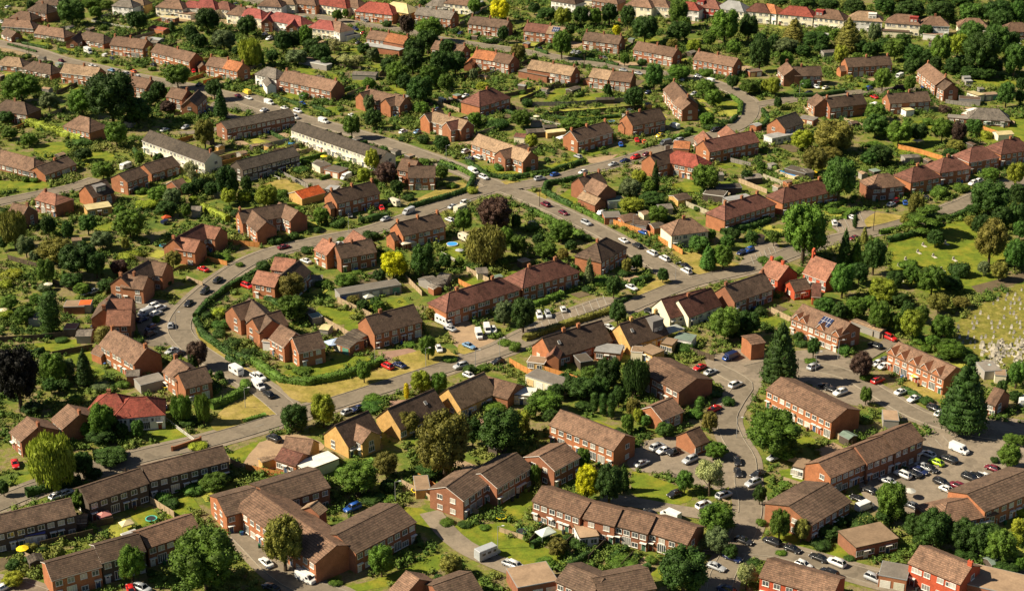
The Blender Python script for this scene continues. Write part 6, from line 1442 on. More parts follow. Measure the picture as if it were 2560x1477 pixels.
# x y heading colour type; heading A down to the right, B up to the right, V towards the camera, R along the nearest street, lower case reversed
CAR_DATA = '''
@00
75 75 B w car;505 155 A w car;15 222 A w car;600 600 A m car;1300 98 B b car;870 515 A w motorhome;1030 550 B w trailer;1110 582 A k car;1095 695 R l car;1230 728 R w saloon;1315 706 A o car;1355 758 A w car;900 652 A w car;945 668 A w car;1510 640 A k car;1905 705 V r car;1962 835 B k saloon
2340 945 A m saloon;2445 967 A w saloon;2430 915 A y van;1620 1280 B s saloon;1825 1255 B s saloon;2320 45 B g saloon
@01
125 48 B w saloon;90 338 B w car;490 105 A g saloon;1080 207 A g saloon;980 290 A n suv;1055 332 B r car;1010 425 B k saloon;130 1015 R w van;455 1022 A b saloon;80 1085 B w saloon;285 1068 R w saloon;410 1097 R w suv;370 1157 R w van;665 1197 R w van;945 1140 A w saloon;1450 1300 B w suv;1585 1302 B l saloon
2060 945 B w saloon;1840 1003 A c van;1790 1078 B n car;2010 332 B n car;130 385 B w saloon
@02
607 515 B s saloon;655 525 B s saloon;270 482 A k car;860 567 A m saloon;910 572 A g saloon;1095 695 R s saloon;1245 725 r s saloon;1645 787 R w saloon;1830 755 R s car;1945 802 R w van;1342 912 B n car;1790 925 B s car;1600 1247 A w van;1455 1332 B y saloon;1228 1382 V r saloon;1300 1397 V o car;1070 1425 V b car;1510 1412 R g van
1640 1387 R s suv;1998 1282 R k suv;1162 1088 A k car
@03
992 872 B b suv;1045 957 A r saloon;470 855 A w saloon;570 865 B c saloon;1290 757 B w van;400 915 R k car
@11
2065 37 B w suv;2105 112 A g saloon;2185 95 A w saloon;1925 163 R k saloon;2138 237 R w van|white van parked behind another car at the mouth of the crossroads;2240 292 R w suv;885 290 B w van;430 332 A k saloon;1360 552 A c caravan|cream caravan parked on the drive behind the hedge near the crossroads;1235 590 V r saloon;1500 632 R s van;1275 702 R s saloon;1940 577 R s saloon;2065 537 R w suv
2020 618 B c motorhome;1905 708 A w car;2050 897 A c caravan;275 975 R m saloon;820 947 B w saloon;490 1112 A w saloon;925 665 V k car
@12
275 305 R s suv;425 263 R b saloon;700 239 R w saloon;998 162 R s saloon;1110 127 R n saloon;1215 95 R r saloon;1330 62 R m saloon;330 558 R m saloon;505 640 R m car;730 740 R s suv;870 652 B w suv;1095 910 R w saloon;1235 965 R k saloon;1380 1037 R w saloon;1500 1090 R w suv;1715 1212 R w suv;1710 1162 R k saloon;1175 1372 A w saloon
1175 785 A w saloon;1297 835 A b saloon;650 85 A s car;215 758 A k suv;2330 1008 B b saloon;2258 1030 B n car
@13
822 685 A w saloon;655 740 V w suv;848 888 R m saloon;1245 530 B r suv;1212 555 B w saloon;1350 540 V b car;2015 350 B w suv;2078 327 B w suv;1880 377 A k saloon;1560 490 V k car
@10
2000 1192 A r saloon;2145 1302 R k saloon;2015 1410 R k saloon;2430 1360 A r suv;860 1420 B s saloon;930 1408 B s saloon;1240 195 B w caravan;1620 735 B n trailer
@20
1855 72 R k saloon;1500 105 B w saloon;1575 122 B w saloon;1535 172 B w car;1430 172 B s van;1400 232 B n saloon;1485 312 B n saloon;1480 372 B k saloon;1680 290 R s saloon;2325 747 R w caravan;1690 540 B s saloon;1750 570 B k saloon;1610 1080 V n car
@21
-5 790 R w car;40 800 R w suv;25 885 R w van;125 968 R k suv;1288 690 A r saloon|red car next to a dark blue one on the drive crossing the dry verge;1412 678 A n saloon;1850 262 A w motorhome|white motorhome parked in front of the red tiled terrace;1910 320 A s saloon;2192 385 V w van;2275 335 V w van;2337 330 V w car;2095 490 A l saloon|light blue car parked by the grass island
1800 520 V w car;1000 1108 B n saloon;905 1137 B s car;175 1400 A k suv;2015 690 R s suv;2095 782 A w car;2440 1052 B s saloon;2380 645 R k car
@22
270 192 V w suv;355 185 V s suv;505 130 V w car;1355 155 A k car;955 310 A w saloon;1845 702 B r saloon;1955 747 B s saloon;2200 872 B w suv;2170 595 B n van;1990 1110 B r saloon;2130 605 B b car
@23
450 697 B s saloon;570 890 A k saloon;710 950 B w suv|white car alone in the middle of the cottage court;1080 830 B r suv;1200 412 A r saloon;1055 490 A k saloon;1140 632 B g car;1075 662 B w car;1135 690 B w car;1310 940 B w saloon;1435 1010 B w saloon;1700 1155 B w saloon;1760 1108 B w saloon;1640 1110 A k saloon;2490 1035 V w van;1810 1200 A k car;620 920 A k car
@30
150 205 V r saloon|red car on the drive left of the weeping willow;650 492 B w saloon;560 518 B w car;1400 1432 A s suv;1285 1435 V r car;15 1430 B w car
@31
100 1175 R w saloon;490 1332 R w van|white van parked by the courtyard block at the bottom;2280 1097 B s motorhome|silver campervan by the lawn near the bottom;2500 1192 A s saloon;950 640 B b suv;150 1420 A k saloon
@32
1275 200 B s saloon;1430 40 B s saloon;1490 75 B w car;1590 88 B k saloon;1750 168 B s saloon;1600 500 B k saloon;1890 612 B w saloon;1560 715 A w van;2215 180 V k saloon;2225 292 V k saloon;2085 515 B s suv;2370 395 B s saloon;2420 305 B k saloon;2010 1218 A s saloon;2170 1130 A n saloon;40 1212 A w saloon
350 1435 B s saloon;2110 1445 A n suv;1350 690 A k saloon;2280 960 A k saloon
@33
65 140 B s saloon;1575 110 A w car;1655 190 A G saloon|bright lime green car in the row of the busy car park;1780 162 A k saloon;1880 67 A w van;1530 232 A s saloon;1600 255 A k saloon;1490 272 A n saloon;1425 300 A k saloon;1325 312 A w suv;1180 375 A s saloon;1000 462 A k saloon;890 550 A k saloon;950 630 B w van;2210 250 A m saloon;2130 327 A w saloon;2060 325 A k saloon
1990 342 A k suv;1710 392 A k suv;1770 462 A w saloon;1865 425 A m saloon;1415 612 A g saloon;670 1177 A w suv;500 1128 A k saloon;240 1042 A k saloon;40 970 A k saloon;350 1197 A w saloon;600 1280 A k saloon;1045 1335 A s saloon;1170 1312 A k saloon
'''
# landmarks that anybody could find: photograph position (2524 wide) and words
LANDMARKS = '''
640 132 the pale willow
285 235 the huge dark tree
1240 22 the golden tree
700 55 the red-roofed semis
975 22 the scaffolded house
1100 112 the small solar roof
1345 75 the large solar roof
668 195 the white grey-roofed house
935 255 the twin-gabled pair
1190 245 the large hipped house
505 325 the olive tree
445 360 the short white terrace
845 345 the long white terrace
1240 457 the crossroads
1460 268 the yellow lawn strip
1685 245 the steep L-shaped house
1845 265 the upper road bend
1612 185 the lone kerbside tree
2135 50 the white boxed dormer
2305 195 the diagonal brick house
2080 430 the tall dark tree
1955 432 the blue pool
765 478 the orange-roofed annexe
970 505 the cream caravan
1235 530 the copper-brown tree
975 650 the bright yellow tree
725 720 the shaded olive tree
445 775 the lower road bend
60 940 the black copper tree
300 1005 the red-roofed bungalow
120 1120 the weeping willow
805 1005 the lime roadside tree
860 950 the dry verge
1095 1085 the round oak
760 1260 the courtyard flats
500 1385 the bottom-left big tree
1520 1290 the stepped terrace
1450 1075 the orange-fronted terrace
1175 725 the long red terrace
1275 765 the bays' dark tree
1475 625 the dark pyramid roof
1690 570 the cream-sided semi
1975 565 the huge leafy tree
2025 670 the brick chapel
2310 650 the churchyard lawn
2450 800 the gravestones
1915 860 the tall conifer
2270 900 the gabled cottages
2040 800 the solar cottages
2010 1000 the long brown block
1905 1065 the wide green tree
2300 1140 the busy car park
1640 1130 the small car park
2000 1240 the low brown block
1700 1395 the dense bottom tree
1205 1368 the silver campervan
2385 950 the pyramid conifer
480 690 the twin brick gables
80 400 the left-edge bungalows
120 160 the sandy street
1000 160 the middle wood
2450 100 the top-right wood
1850 50 the top row semis
240 750 the orange-roofed shed
1430 830 the timber-gabled bungalow
50 1270 the left-edge terrace
2480 300 the pale right-edge roofs
2330 1400 the bottom-right terrace
1640 740 the cream-gabled bungalow
1800 350 the terracotta-gabled terrace
2270 400 the orange-walled semis
640 540 the left brick gables
580 90 the dark garden trees
'''
# ------------------------------------------------------------------ the ground, streets and lawns
mb = MB(); n_ = 40
X0, X1, Y0, Y1 = -3200, 3200, 40, 6400
mb.face([(X0, Y0, 0), (X1, Y0, 0), (X1, Y1, 0), (X0, Y1, 0)])
structure('ground', mb, 'garden_ground')
F = tile('F')
def gp(pairs, T=F): return [ground(*T(*map(float, q.split(',')))) for q in pairs.split()]
def area_inside(poly, x, y):
    c = False; j = len(poly)-1
    for i in range(len(poly)):
        a, b = poly[i], poly[j]
        if (a.y > y) != (b.y > y) and x < (b.x-a.x)*(y-a.y)/(b.y-a.y)+a.x: c = not c
        j = i
    return c
PATCHES = []
nm = {'lawn_green': 'lawn', 'lawn_yellow': 'lawn', 'lawn_rough': 'rough_grass', 'lawn_dry': 'grass_verge', 'soil': 'path', 'paving': 'patio', 'pink_paving': 'driveway', 'car_park_asphalt': 'car_park', 'asphalt': 'road', 'sandy_asphalt': 'pavement'}
for i, ln in enumerate(PATCH_DATA.strip().split('\n')):
    mat, pts = ln.split('|'); P = gp(pts); C = sum(P, Vector())/len(P)
    closed = densify(P + [P[0]], 1.5)[:-1] if len(P) > 4 or 'lawn' in mat else P
    rs = random.Random(i); z = .104 + .0003*i if mat == 'lawn_dry' else .008 + .0008*i
    mb = MB(); mb.face([(p.x + rs.uniform(-.15, .15), p.y + rs.uniform(-.15, .15), z) for p in (closed if sum((P[(k+1) % len(P)]-P[k]).cross(P[(k+2) % len(P)]-P[(k+1) % len(P)]).z for k in range(len(P))) > 0 else closed[::-1])])
    o = structure(nm[mat], mb, mat); PATCHES.append((P, mat))
for i, ln in enumerate(ROAD_DATA.strip().split('\n')):
    hd, pts = ln.split('|'); hw, mat = hd.split(); ROADS.append((densify(gp(pts)), float(hw)*.78, mat))
for i, (P, hw, mat) in enumerate(ROADS):
    mb = MB()
    if mat != 'pavement' and hw > 2.4:
        ribbon(mb, P, hw+1.7, .088+.004*(i % 3)); structure('pavement', mb, 'pavement'); mb = MB()
        # kerbs: a real step, left out where another street joins
        N = poly_normals(P); kb = MB()
        for s in (-1, 1):
            for k in range(len(P)-1):
                a = P[k]+N[k]*s*hw; b = P[k+1]+N[k+1]*s*hw; m_ = (a+b)/2
                if any(dist_to(Q, m_.x, m_.y) < h2+.2 for q, (Q, h2, m2) in enumerate(ROADS) if q != i): continue
                na, nb = N[k]*s*.15, N[k+1]*s*.15; v = [a, b, b+nb, a+na]
                bot = [(p.x, p.y, .05) for p in v]; top = [(p.x, p.y, .29) for p in v]; kk = len(kb.v); kb.v += bot+top
                for q in ((4,5,6,7), (0,1,5,4), (3,2,6,7)): kb.f.append(tuple(kk+t for t in q)); kb.m.append(0)
        if kb.f: structure('kerb', kb, 'kerb_stone')
    ribbon(mb, P, hw, .150+.004*i); structure('road' if mat != 'pavement' else 'path', mb, mat)
# give way dashes and parking bay lines
mb = MB()
def line(a, b, w=.1, z=.225):
    d = (b-a).normalized(); q = Vector((-d.y, d.x, 0))*w; mb.face([(p.x, p.y, z) for p in (a-q, b-q, b+q, a+q)])
for P, hw, mat in ROADS[:4]:
    for k in range(2, len(P)-3, 3):
        if all(dist_to(Q, P[k].x, P[k].y) > 12 for Q, h2, m2 in ROADS[:4] if Q is not P): continue
        line(P[k], P[k].lerp(P[k+1], .7), .07)
for k in range(11):          # bays above the through road
    a = ground(*F(1325+17*k, 822-7*k)); b = ground(*F(1316+17*k, 800-7*k)); line(a, b)
for k in range(6): a = ground(*F(1858+11*k, 652-5*k)); b = ground(*F(1850+11*k, 632-5*k)); line(a, b)
for k in range(6): a = ground(*F(2068+12*k, 572-5*k)); b = ground(*F(2057+12*k, 550-5*k)); line(a, b)
for k in range(14): a = ground(*F(2190+19*k, 1160-8*k)); b = ground(*F(2172+19*k, 1140-8*k)); line(a, b, .06)
structure('road_marking', mb, 'road_paint')

# ------------------------------------------------------------------ houses
cur = []; lab = None
def flush():
    global cur, lab
    if cur: build_house(cur, lab, rng=random.Random(int(cur[0].c.x*7+cur[0].c.y*3)))
    cur = []; lab = None
T = None
for ln in HOUSES.strip().split('\n'):
    ln = ln.strip()
    if not ln: continue
    if ln[0] == '@': T = tile(ln[1:]); continue
    body, _, l_ = ln.partition('|')
    if body[0] == '+': cur.append(make_block(body[1:], T))
    else:
        flush(); lab = l_.strip() or None; cur = [make_block(body, T)]
flush()

# ------------------------------------------------------------------ vehicles
CARS = []
def heading(h, x, y, T, g):
    if h in 'Rr':
        best = None
        for P, hw, mat in ROADS:
            for a, b in zip(P[:-1], P[1:]):
                d = ((a+b)/2-g).length
                if best is None or d < best[0]: best = (d, math.atan2(b.y-a.y, b.x-a.x))
        ang = best[1]
    else:
        dx, dy = {'A': (10, 4.2), 'B': (10, -4.2), 'V': (3.5, 10)}[h.upper()]
        px, py = T(x, y); q = ground(px+dx, py+dy)-ground(px, py); ang = math.atan2(q.y, q.x)
    return ang + (math.pi if h.islower() else 0)
rv = random.Random(5)
for ln in CAR_DATA.strip().split('\n'):
    if ln[0] == '@': T = tile(ln[1:]); continue
    for it in ln.split(';'):
        it, _, lb = it.partition('|'); t = it.split(); x, y = float(t[0]), float(t[1]); g = ground(*T(x, y), .6); g.z = .14
        a = heading(t[2], x, y, T, g) + (math.pi if rv.random() < .5 else 0) + rv.uniform(-.05, .05)
        k = t[4]
        if k == 'saloon': k = rv.choice(['car', 'saloon', 'saloon', 'suv'])
        build_vehicle(k, t[3], g, a, T(x, y)[1] > 520, lb or None); CARS.append((g.x, g.y))

# ------------------------------------------------------------------ trees, bushes, hedges, fences
for ln in TREE_DATA.strip().split('\n'):
    if ln[0] == '@': T = tile(ln[1:]); K = 1 if ln[1] == 'F' else KT; continue
    for it in ln.split(';'):
        it, _, lb = it.partition('|'); t = it.split(); x, y, w, h = map(float, t[:4]); px, py = T(x, y); K_ = 2560/2524. if K == 1 else K
        build_tree(px, py, w*K_, h*K_, t[4][0], t[4][1], lb or None)
for ln in HEDGE_DATA.strip().split('\n'):
    p, o_, *lb = ln.split('|'); tone, wd, ht = o_.split(); build_hedge(gp(p[2:]), tone, float(wd), float(ht), lb[0] if lb else None)
for ln in FENCE_DATA.strip().split('\n'):
    p, o_, *lb = ln.split('|'); c, ht = o_.split(); build_fence(gp(p[2:]), c, float(ht), lb[0] if lb else None)

# ------------------------------------------------------------------ garden things
def small(name, mb, mats, x, y, T, desc, cat, grp=None, label=None, color=None, rz=0, z=0):
    o = link(name, mb.mesh(name, mats), None, ground(*T(x, y)) + Vector((0, 0, z)), rz, color); thing(o, desc, cat, grp, label); return o
# gravestones on the churchyard patch and the lawn
rg = random.Random(11); patch = [P for P, m_ in PATCHES if m_ == 'lawn_dry'][-3:]
def stone_mesh(k):
    mb = MB(); prof = [(-.4, 0), (.4, 0), (.4, .8), (.28, 1.02), (0, 1.12), (-.28, 1.02), (-.4, .8)]
    mb.loft([[(x, y, z) for x, z in prof] for y in (-.09, .09)]); mb.box(-.5, .5, -.25, .3, 0, .12); mb.box(-.45, .45, -2.0, -.25, 0, .16 if k else .06) ; return mb.mesh('gravestone', ['stone'])
GS = [stone_mesh(0), stone_mesh(1)]
gpoly = gp('2355,802 2424,748 2540,705 2580,880 2480,895 2358,852')
xs = [p.x for p in gpoly]; ys = [p.y for p in gpoly]; cnt = 0; r_ = 0
yy = min(ys)
while yy < max(ys):
    xx = min(xs)
    while xx < max(xs):
        x, y = xx+rg.uniform(-.8, .8), yy+rg.uniform(-.35, .35)
        if area_inside(gpoly, x, y) and rg.random() < .7:
            low = pixel((x, y, 0))[1] > 870
            c = rg.uniform(.24, .48); o = link('gravestone', GS[rg.randrange(2)], None, (x, y, .02), R(rg.uniform(-12, 4))-.3, (c, c*.93, c*.78)); s_ = rg.uniform(.5, .85); o.scale = (s_, s_, s_)
            o['label'] = 'small pale gravestone standing in the dry grass among its rows'; o['category'] = 'gravestone'; o['group'] = 'gravestones in the dry churchyard grass'; cnt += 1
        xx += 2.2
    yy += 3.6
for k in range(64):
    x, y = rg.uniform(2418, 2545), rg.uniform(838, 905); c = rg.uniform(.35, .62); o = link('gravestone', GS[k % 2], None, ground(*F(x, y)), rg.uniform(-.8, .3), (c, c*.92, c*.75)); s_ = rg.uniform(.8, 1.3); o.scale = (s_, s_, s_)
    o['label'] = 'large pale gravestone in the crowded lower corner of the churchyard'; o['category'] = 'gravestone'; o['group'] = 'crowded gravestones by the right edge'
for x, y in ((2232,640),(2262,622),(2300,632),(2222,690),(2275,605),(2350,640),(2245,660),(2320,665),(2330,600),(2215,655)):
    o = link('gravestone', GS[1], None, ground(*F(x, y)), .3, (.55, .5, .42)); o['label'] = 'scattered single gravestone on the green churchyard lawn'; o['category'] = 'gravestone'; o['group'] = 'gravestones on the green lawn'
# street lamps and telegraph poles
def pole_thing(x, y, h, kind):
    g = ground(*F(x, y)); t = bpy.data.objects.new('street_lamp' if kind else 'telegraph_pole', None); COL.objects.link(t); t.location = g
    mb = MB(); mb.cyl((0,0,0), (0,0,h), .09 if kind else .14, .05 if kind else .1, 8); link('post', mb.mesh('post', ['galvanised' if kind else 'bark']), t)
    mb = MB()
    if kind: mb.cyl((0,0,h-.1), (1.1,0,h+.15), .04, .035, 6); link('arm', mb.mesh('arm', ['galvanised']), t); mb = MB(); mb.box(.9,1.5,-.13,.13,h+.08,h+.24); link('lantern', mb.mesh('lantern', ['lamp_lens']), t, (0,0,0))
    else: mb.box(-.9,.9,-.06,.06,h-.5,h-.38); mb.box(-.7,.7,-.06,.06,h-1.0,h-.88); link('crossarm', mb.mesh('crossarm', ['bark']), t)
    thing(t, 'slim grey street lamp' if kind else 'wooden telegraph pole', 'street lamp' if kind else 'telegraph pole', 'street lamps' if kind else 'telegraph poles')
for x, y, h, k in ((72,138,8,0),(2152,570,9,0),(1330,510,7,0),(1227,1352,6,1),(605,1005,6,1),(1172,910,6,1),(2010,915,6,1),(1665,690,6,1),(435,815,6,1),(315,1215,7,0),(860,575,6,1),(1100,395,6,1),(1560,570,6,1),(1240,90,7,0),(1670,245,6,1),(1440,170,7,0),
    (925,905,6,1),(1050,905,6,1),(740,270,6,1),(1970,240,6,1),(440,1355,6,1),(1232,880,6,1),(975,1240,6,1),(2065,885,6,1),(1815,1080,6,1)): pole_thing(x, y, h, k)
# parasols, trampolines, paddling pools, water butts, bins, garden furniture, washing
def parasol(x, y, T, col, cn):
    g = ground(*T(x, y)); t = bpy.data.objects.new('parasol', None); COL.objects.link(t); t.location = g
    mb = MB(); mb.cyl((0,0,0),(0,0,2.3),.03,.03,6); link('post', mb.mesh('post', ['galvanised']), t)
    mb = MB(); n = 8
    for i in range(n):
        a, b = 2*math.pi*i/n, 2*math.pi*(i+1)/n; mb.face([(0,0,2.55),(1.45*math.cos(a),1.45*math.sin(a),2.05),(1.45*math.cos(b),1.45*math.sin(b),2.05)]); mb.face([(0,0,2.5),(1.42*math.cos(b),1.42*math.sin(b),2.0),(1.42*math.cos(a),1.42*math.sin(a),2.0)])
    link('canopy', mb.mesh('canopy', ['fabric']), t, color=col); thing(t, '%s garden parasol' % cn, 'parasol', 'garden parasols')
for tl, x, y, c, cn in (('11',670,130,(.8,.6,.03),'yellow'),('13',450,285,(.8,.55,.03),'yellow'),('22',780,560,(.72,.66,.45),'cream'),('23',1447,845,(.85,.7,.02),'bright yellow'),('33',1390,540,(.5,.5,.45),'grey'),('02',240,1190,(.7,.62,.42),'cream'),('20',35,195,(.72,.64,.4),'cream'),
    ('20',480,-60,(.7,.65,.5),'cream'),('30',230,1110,(.85,.65,.02),'bright yellow'),('11',2000,1060,(.4,.42,.45),'grey')): parasol(x, y, tile(tl), c, cn)
def trampoline(x, y, T, col, cn):
    g = ground(*T(x, y)); t = bpy.data.objects.new('trampoline', None); COL.objects.link(t); t.location = g
    mb = MB(); mb.cyl((0,0,.72),(0,0,.80),1.15,1.15,16); link('bed', mb.mesh('bed', ['dark_metal']), t)
    mb = MB(); mb.loft([[(r*math.cos(a), r*math.sin(a), z) for a in [2*math.pi*i/16 for i in range(16)]] for r, z in ((1.15,.8),(1.15,.9),(1.4,.9),(1.4,.78))], caps=False); link('padding', mb.mesh('padding', ['fabric']), t, color=col)
    for i in range(4): mb = MB(); a = i*math.pi/2+.4; mb.cyl((1.3*math.cos(a),1.3*math.sin(a),0),(1.3*math.cos(a),1.3*math.sin(a),.8),.04,.04,6); link('leg', mb.mesh('leg', ['galvanised']), t)
    thing(t, '%s edged round trampoline' % cn, 'trampoline', 'garden trampolines')
for tl, x, y, c, cn in (('02',980,1210,(.1,.3,.6),'blue'),('31',1580,490,(.8,.65,.02),'yellow'),('31',2410,750,(.85,.7,.02),'bright yellow'),('10',1610,980,(.05,.35,.5),'turquoise'),('20',1640,905,(.8,.6,.03),'yellow'),('12',1180,1200,(.5,.4,.3),'tan'),('32',100,895,(.05,.12,.08),'dark green'),('03',1980,860,(.2,.2,.2),'grey'),('22',1530,575,(.62,.5,.45),'pale pink'),('30',1490,770,(.1,.5,.4),'turquoise'),('13',450,290,(.8,.55,.03),'yellow')): trampoline(x, y, tile(tl), c, cn)
# swimming pool with its deck
g = ground(*F(1945,432)); t = bpy.data.objects.new('swimming_pool', None); COL.objects.link(t); t.location = g; t.rotation_euler = (0, 0, -.9)
mb = MB(); mb.box(-5,5,-2.6,-1.8,0,1.1); mb.box(-5,5,1.8,2.6,0,1.1); mb.box(-5,-4.2,-1.8,1.8,0,1.1); mb.box(4.2,5,-1.8,1.8,0,1.1); link('surround', mb.mesh('surround', ['fence_wood']), t, color=(.55,.45,.28))
mb = MB(); mb.box(-4.2,4.2,-1.8,1.8,0,.9); link('water', mb.mesh('water', ['pool_water']), t); thing(t, 'raised rectangular pool', 'swimming pool', None, 'raised rectangular blue swimming pool with a timber surround in a back garden')
mb = MB(); mb.cyl((0,0,0),(0,0,.5),1.9,2.0,18,0); mb.cyl((0,0,.44),(0,0,.505),1.8,1.8,18,1)
o = link('paddling_pool', mb.mesh('paddling_pool', ['fabric', 'pool_water']), None, ground(*tile('11')(1930, 955)), color=(.6,.6,.62)); thing(o, 'round pale paddling pool', 'paddling pool')
mb = MB(); mb.cyl((0,0,0),(0,0,.6),2.0,2.1,18,0); mb.cyl((0,0,.5),(0,0,.61),1.85,1.85,18,1)
o = link('paddling_pool', mb.mesh('paddling_pool', ['fabric', 'pool_water']), None, ground(*tile('01')(330, 1415)), color=(.1,.3,.7)); thing(o, 'round bright blue paddling pool', 'paddling pool')
# coloured tarpaulin shelters and tents
def gazebo(x, y, T, w, d, h, col, cn, flat=False):
    g = ground(*T(x, y)); t = bpy.data.objects.new('gazebo', None); COL.objects.link(t); t.location = g; t.rotation_euler = (0, 0, .6)
    mb = MB(); A = [(-w/2,-d/2),(w/2,-d/2),(w/2,d/2),(-w/2,d/2)]
    for i in range(4):
        a, b = A[i], A[(i+1) % 4]; mb.face([(a[0],a[1],h),(b[0],b[1],h),(0,0,h+.8)]); mb.face([(a[0],a[1],h-.25),(b[0],b[1],h-.25),(b[0],b[1],h),(a[0],a[1],h)])
    link('canopy', mb.mesh('canopy', ['fabric']), t, color=col)
    for a in A: mb = MB(); mb.cyl((a[0],a[1],0),(a[0],a[1],h),.03,.03,6); link('leg', mb.mesh('leg', ['galvanised']), t)
    thing(t, '%s garden gazebo' % cn, 'gazebo', 'garden gazebos')
for tl, x, y, w, d, h, c, cn in (('03',1050,1070,4,3,2.4,(.75,.75,.72),'white'),('11',1480,985,5,4,2.4,(.72,.65,.5),'cream'),('21',770,520,4.5,4,2.3,(.4,.5,.68),'pale blue'),('32',330,950,4,3,2.2,(.6,.68,.62),'pale mint'),('12',1610,245,2,2,1.8,(.6,.55,.3),'tan'),
    ('32',420,790,4,3,2.3,(.74,.72,.66),'white'),('02',500,1400,5,3,2.2,(.72,.7,.68),'white'),('03',2020,1130,6,4,2.3,(.8,.76,.66),'white'),('03',2150,1235,4,2.5,2.0,(.4,.5,.44),'greenish'),('03',1470,1430,4,3,2.2,(.72,.6,.45),'cream'),('10',1640,720,3,2,1.6,(.6,.1,.03),'red'),
    ('22',1580,395,6,4,2.5,(.42,.44,.4),'grey'),('23',2170,760,3,2.5,2.2,(.4,.5,.5),'pale teal'),('30',1030,770,3,2.5,2.0,(.6,.25,.22),'red and white'),('30',1250,850,3,2.5,1.9,(.7,.6,.35),'cream'),('21',1110,60,3,2,2,(.6,.6,.5),'pale')): gazebo(x, y, tile(tl), w, d, h, c, cn)
# wheelie bins
mb = MB(); mb.loft([[(-.25,-.3,.05),(.25,-.3,.05),(.25,.3,.05),(-.25,.3,.05)],[(-.29,-.36,1.0),(.29,-.36,1.0),(.29,.36,1.0),(-.29,.36,1.0)]]); mb.box(-.31,.31,-.4,.38,1.0,1.08); BIN = mb.mesh('wheelie_bin', ['fabric'])
rb = random.Random(4); bi = 0
for f in FOOT[:]:
    if f[3] < 6 or f[1] > 720: continue
    for k in range(rb.choice([1, 2, 3])):
        s = -1; dx = rb.uniform(-f[3], f[3]); dy = -(f[4]+1.2)
        if math.cos(f[2]) < 0: dy = -dy
        x = f[0]+dx*math.cos(f[2])-dy*math.sin(f[2]); y = f[1]+dx*math.sin(f[2])+dy*math.cos(f[2])
        c, cn = rb.choice([((.03,.035,.035), 'black'), ((.02,.1,.04), 'dark green'), ((.05,.12,.35), 'blue'), ((.12,.07,.04), 'brown')])
        o = link('wheelie_bin', BIN, None, (x, y, 0), rb.random()*6, c); thing(o, '%s wheelie bin' % cn, 'bin', 'wheelie bins by the houses'); bi += 1
# the scaffolding round the house being rebuilt
g = ground(*tile('01')(1400, 190)); t = bpy.data.objects.new('scaffolding', None); COL.objects.link(t); t.location = g; t.rotation_euler = (0, 0, R(12))
mb = MB()
for i in range(8):
    for yv in (0, 1.3): mb.cyl((i*2.4-12, yv, 0), (i*2.4-12, yv, 6.6), .05, .05, 6)
for z in (2, 4, 6, 6.6):
    for yv in (0, 1.3): mb.cyl((-12.3, yv, z), (5.1, yv, z), .05, .05, 6)
link('poles', mb.mesh('poles', ['galvanised']), t)
mb = MB()
for z in (2.05, 4.05): mb.box(-12.3, 5.1, -.05, 1.35, z, z+.06)
link('boards', mb.mesh('boards', ['fence_wood']), t, color=(.55,.38,.15)); thing(t, 'steel scaffolding', 'scaffolding', None, 'steel and timber scaffolding along the front of the house being rebuilt')
# bell turret of the chapel
g = ground(*tile('13')(430, 1075), 9.0); t = bpy.data.objects.new('bell_turret', None)
ch = [o for o in bpy.data.objects if o.name.startswith('chapel')][0]; COL.objects.link(t); t.parent = ch
L0 = ch.matrix_world
B_ = [f for f in FOOT if abs(f[0]-ch.location.x) < .6 and abs(f[1]-ch.location.y) < .6][0]
mb = MB(); mb.box(-.3,.3,-.7,-.4,6,10.2); mb.box(-.3,.3,.4,.7,6,10.2); mb.box(-.3,.3,-.7,.7,10.2,10.5); mb.loft([[(-.35,-.8,10.5),(.35,-.8,10.5),(.35,.8,10.5),(-.35,.8,10.5)],[(-.35,-.05,11.4),(.35,-.05,11.4),(.35,.05,11.4),(-.35,.05,11.4)]]); mb.box(-.3,.3,-.4,.4,6,9.2)
link('turret_wall', mb.mesh('turret_wall', ['brick_wall']), t, color=(.42,.085,.04)); t.location = (-B_[3]+.2, 0, 0)

# ------------------------------------------------------------------ undergrowth filling the gardens
rs = np.random.RandomState(21)
cell = 4.0; occ = {}
def stamp(x, y, r):
    for i in range(int((x-r)//1), int((x+r)//1)+1):
        for j in range(int((y-r)//1), int((y+r)//1)+1):
            if (i+.5-x)**2+(j+.5-y)**2 < (r+.5)**2: occ[(i, j)] = 1
for P, hw, mat in ROADS:
    for p in resample(P, 1.0): stamp(p.x, p.y, hw+1.9 if hw > 2.4 else hw+.8)
for cx, cy, a, hl, hw in FOOT:
    m_ = .7
    for i in np.arange(-hl-m_, hl+m_, .7):
        for j in np.arange(-hw-m_, hw+m_, .7): occ[(int((cx+i*math.cos(a)-j*math.sin(a))//1), int((cy+i*math.sin(a)+j*math.cos(a))//1))] = 1
for x, y in CARS: stamp(x, y, 2.8)
for P, m_ in PATCHES:
    x0, x1, y0, y1 = min(p.x for p in P), max(p.x for p in P), min(p.y for p in P), max(p.y for p in P)
    for i in range(int(x0)-1, int(x1)+2):
        for j in range(int(y0)-1, int(y1)+2):
            if area_inside(P, i+.5, j+.5): occ[(i, j)] = 1

